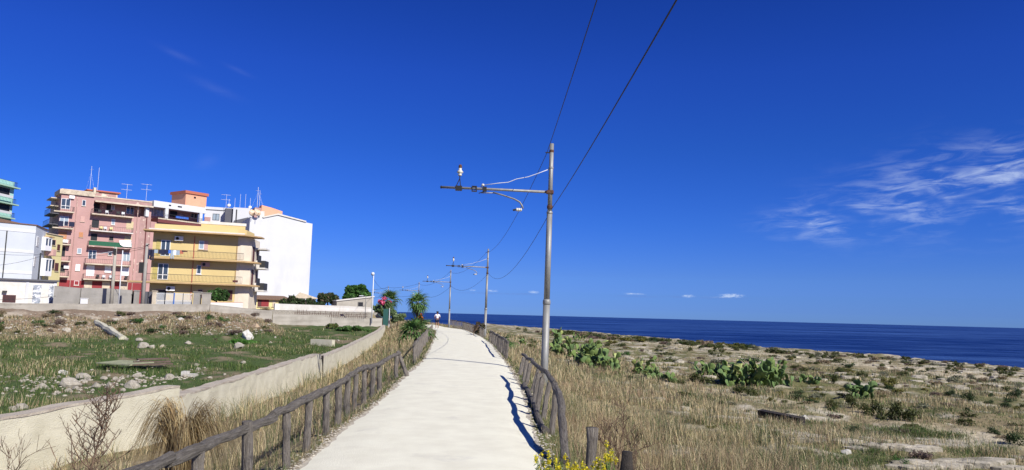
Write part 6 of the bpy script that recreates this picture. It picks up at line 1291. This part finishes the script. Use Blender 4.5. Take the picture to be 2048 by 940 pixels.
for (px, py, Y, lb) in [(1097,903,6.6,'tallest yellow wildflower at the very edge of the white path'),(1118,915,6.0,'yellow wildflower just right of the one at the path edge'),(1138,922,6.6,'yellow wildflower under the fallen end of the fence rail'),(1185,918,6.2,'yellow wildflower at the foot of the pale broken post'),(1212,912,6.8,'yellow wildflower midway between the two broken posts'),(1236,900,5.8,'yellow wildflower directly left of the charred stump'),(1160,925,5.6,'short yellow wildflower left of the pale broken post')]:
    wildflower(px, py, Y, 0, 11, lb)
def bare_bush(label, px, Y, pyt, spread, seed, lv=4, th=.016, m_=None, nm='bare_shrub', kids=4):
    r_ = random.Random(seed); p = at(px, pyt, Y); zb = float(H(p.x, Y)); Ht = p.z-zb; mb = MB()
    def br(a, d, L_, r0, l):
        mid = a+d*L_*.5+Vector((r_.gauss(0,.04),r_.gauss(0,.04),0))*L_; e_ = a+d*L_; r0 = max(r0, th*.26); mb.tube([a, mid, e_], [r0, r0*.8, max(r0*.55, th*.22)], 4 if l < lv-1 else 3, cap=False)
        if l <= 0: return
        for k in range(kids if l > 1 else 3):
            u_ = r_.uniform(.3, 1.0); q = a.lerp(e_, u_); nd = (d+Vector((r_.gauss(0,.55), r_.gauss(0,.55), r_.uniform(-.1,.5)))*spread).normalized(); br(q, nd, L_*r_.uniform(.45,.72), r0*.55, l-1)
    br(Vector((0,0,-.05)), Vector((.03,0,1)).normalized(), Ht*.55, th, lv)
    t = thing(nm, label, 'shrub', (p.x, Y, zb)); mb.build('branches', m_ or M_TWIG, t); return t
def twig_tree(label, px, Y, pyt, seed):
    r_ = random.Random(seed); p = at(px, pyt, Y); zb = float(H(p.x, Y)); Ht = p.z-zb; mb = MB()
    def wob(a, d, L_, r0, n_, w):
        pts = [a]; q = a
        for k in range(n_): d = (d+Vector((r_.gauss(0,w), r_.gauss(0,w), .10))).normalized(); q = q+d*(L_/n_); pts.append(q)
        mb.tube(pts, [r0*(1-.6*k/n_) for k in range(n_+1)], 4, cap=False); return pts
    st = wob(Vector((0,0,-.1)), Vector((.05,0,1)), Ht+.1, .016, 9, .07)
    for k in range(20):
        u_ = .22+.75*k/20; q = st[0].lerp(st[-1], u_); j = min(8, int(u_*9)); q = st[j].lerp(st[j+1], u_*9-j); a = k*2.4+r_.uniform(-.5,.5)
        b1 = wob(q, Vector((math.cos(a)*1.0, math.sin(a)*.7, .75)), Ht*(.55-.38*u_)*r_.uniform(.8,1.2), .007, 6, .16)
        for m_ in range(7):
            q2 = b1[1+m_ % 5]; a2 = r_.uniform(0, 6.28); b2 = wob(q2, Vector((math.cos(a2), math.sin(a2), .9)), Ht*.15*r_.uniform(.6,1.2), .0042, 4, .2)
            for w_ in range(3): a3 = r_.uniform(0, 6.28); wob(b2[1+w_], Vector((math.cos(a3), math.sin(a3), .6)), Ht*.05, .0032, 2, .2)
    t = thing('bare_shrub', label, 'shrub', (p.x, Y, zb)); mb.build('branches', M_TWIG, t); return t
twig_tree('leafless thin-branched shrub in front of the cream wall in the left foreground', 182, 8.4, 792, 3)
bare_bush('leafless brown shrub low in the far left corner', 12, 8.2, 860, 1.2, 5, 3, .010)
bare_bush('dark leafless twiggy shrub in the dry grass right of the pale broken post', 1236, 9.6, 815, 1.0, 8, 4, .012)
bare_bush('brown leafless shrub in the dry grass behind the charred stump', 1282, 8.0, 880, 1.1, 9, 4, .009)
bare_bush('thin dry shrub standing above the left fence midway', 735, 15.5, 708, 1.0, 12, 3, .010)
bare_bush('bare twiggy shrub beside the second mast', 948, 56, 640, 1.1, 13, 3, .03)
# dried arching frond tufts by the wall
def dry_arch(label, px, py, Y, r0, side_):
    p = at(px, py, Y); zb = float(H(p.x, p.y)); t = thing('dead_palm_tuft', label, 'dead fronds', (p.x, Y, zb)); Hc = p.z-zb
    n_ = 420; V = []; Fq = []; cc = []
    for k in range(n_):
        az = random.gauss(0 if side_ > 0 else PI, .75); Rr = r0*random.uniform(.5, 1.15); hh = Hc*random.uniform(.72, 1.08)*(.8+.2*abs(math.cos(az))); bx_, by_ = random.gauss(0, .05), random.gauss(0, .05); c_ = random.choice([(.46,.36,.19),(.36,.26,.13),(.25,.17,.09),(.52,.43,.25)]); te = random.uniform(.74, .97); i = len(V); w = random.uniform(.003, .006)
        for j in range(7):
            u_ = j/6; q = Rr*u_**1.4; z_ = hh*math.sin(PI*te*u_)**.75 if u_ > 0 else 0; wd = w*(1-.8*u_); x_ = bx_+math.cos(az)*q; y_ = by_+math.sin(az)*q*.6
            V += [(x_-math.sin(az)*wd-wd*.5, y_+math.cos(az)*wd, z_), (x_+math.sin(az)*wd+wd*.5, y_-math.cos(az)*wd, z_)]; cc += [c_, c_]
        for j in range(6): Fq.append((i+2*j, i+2*j+1, i+2*j+3, i+2*j+2))
    link('dead_fronds', npmesh('dead_fronds', np.array(V), [np.array(Fq)], M_GRASS, np.array(cc)), None, t)['kind'] = 'stuff'
    return t
M_DRYF = mat('dry_frond', (.44,.34,.18), .9, (.30,.21,.11), 6)
dry_arch('left arching tuft of dried palm fronds against the cream wall', 368, 806, 9.6, .58, -1)
dry_arch('right larger arching tuft of dried palm fronds near the fence', 372, 804, 9.3, .72, 1)
# dark stain rod on the wall near the second step
q = at(630, 722, 28.5); o = MB().tube([(0,0,0),(.03,0,-.35),(.06,0,-.95)], [.05,.025,.015], 5).build('rusty_rod', M_DARKW, None); o.location = (float(XW(28.5))+.20, 28.5, -.10); tag(o, 'dark rusty rod hanging down the cream wall near its second step', 'rod')
#@@NEXT
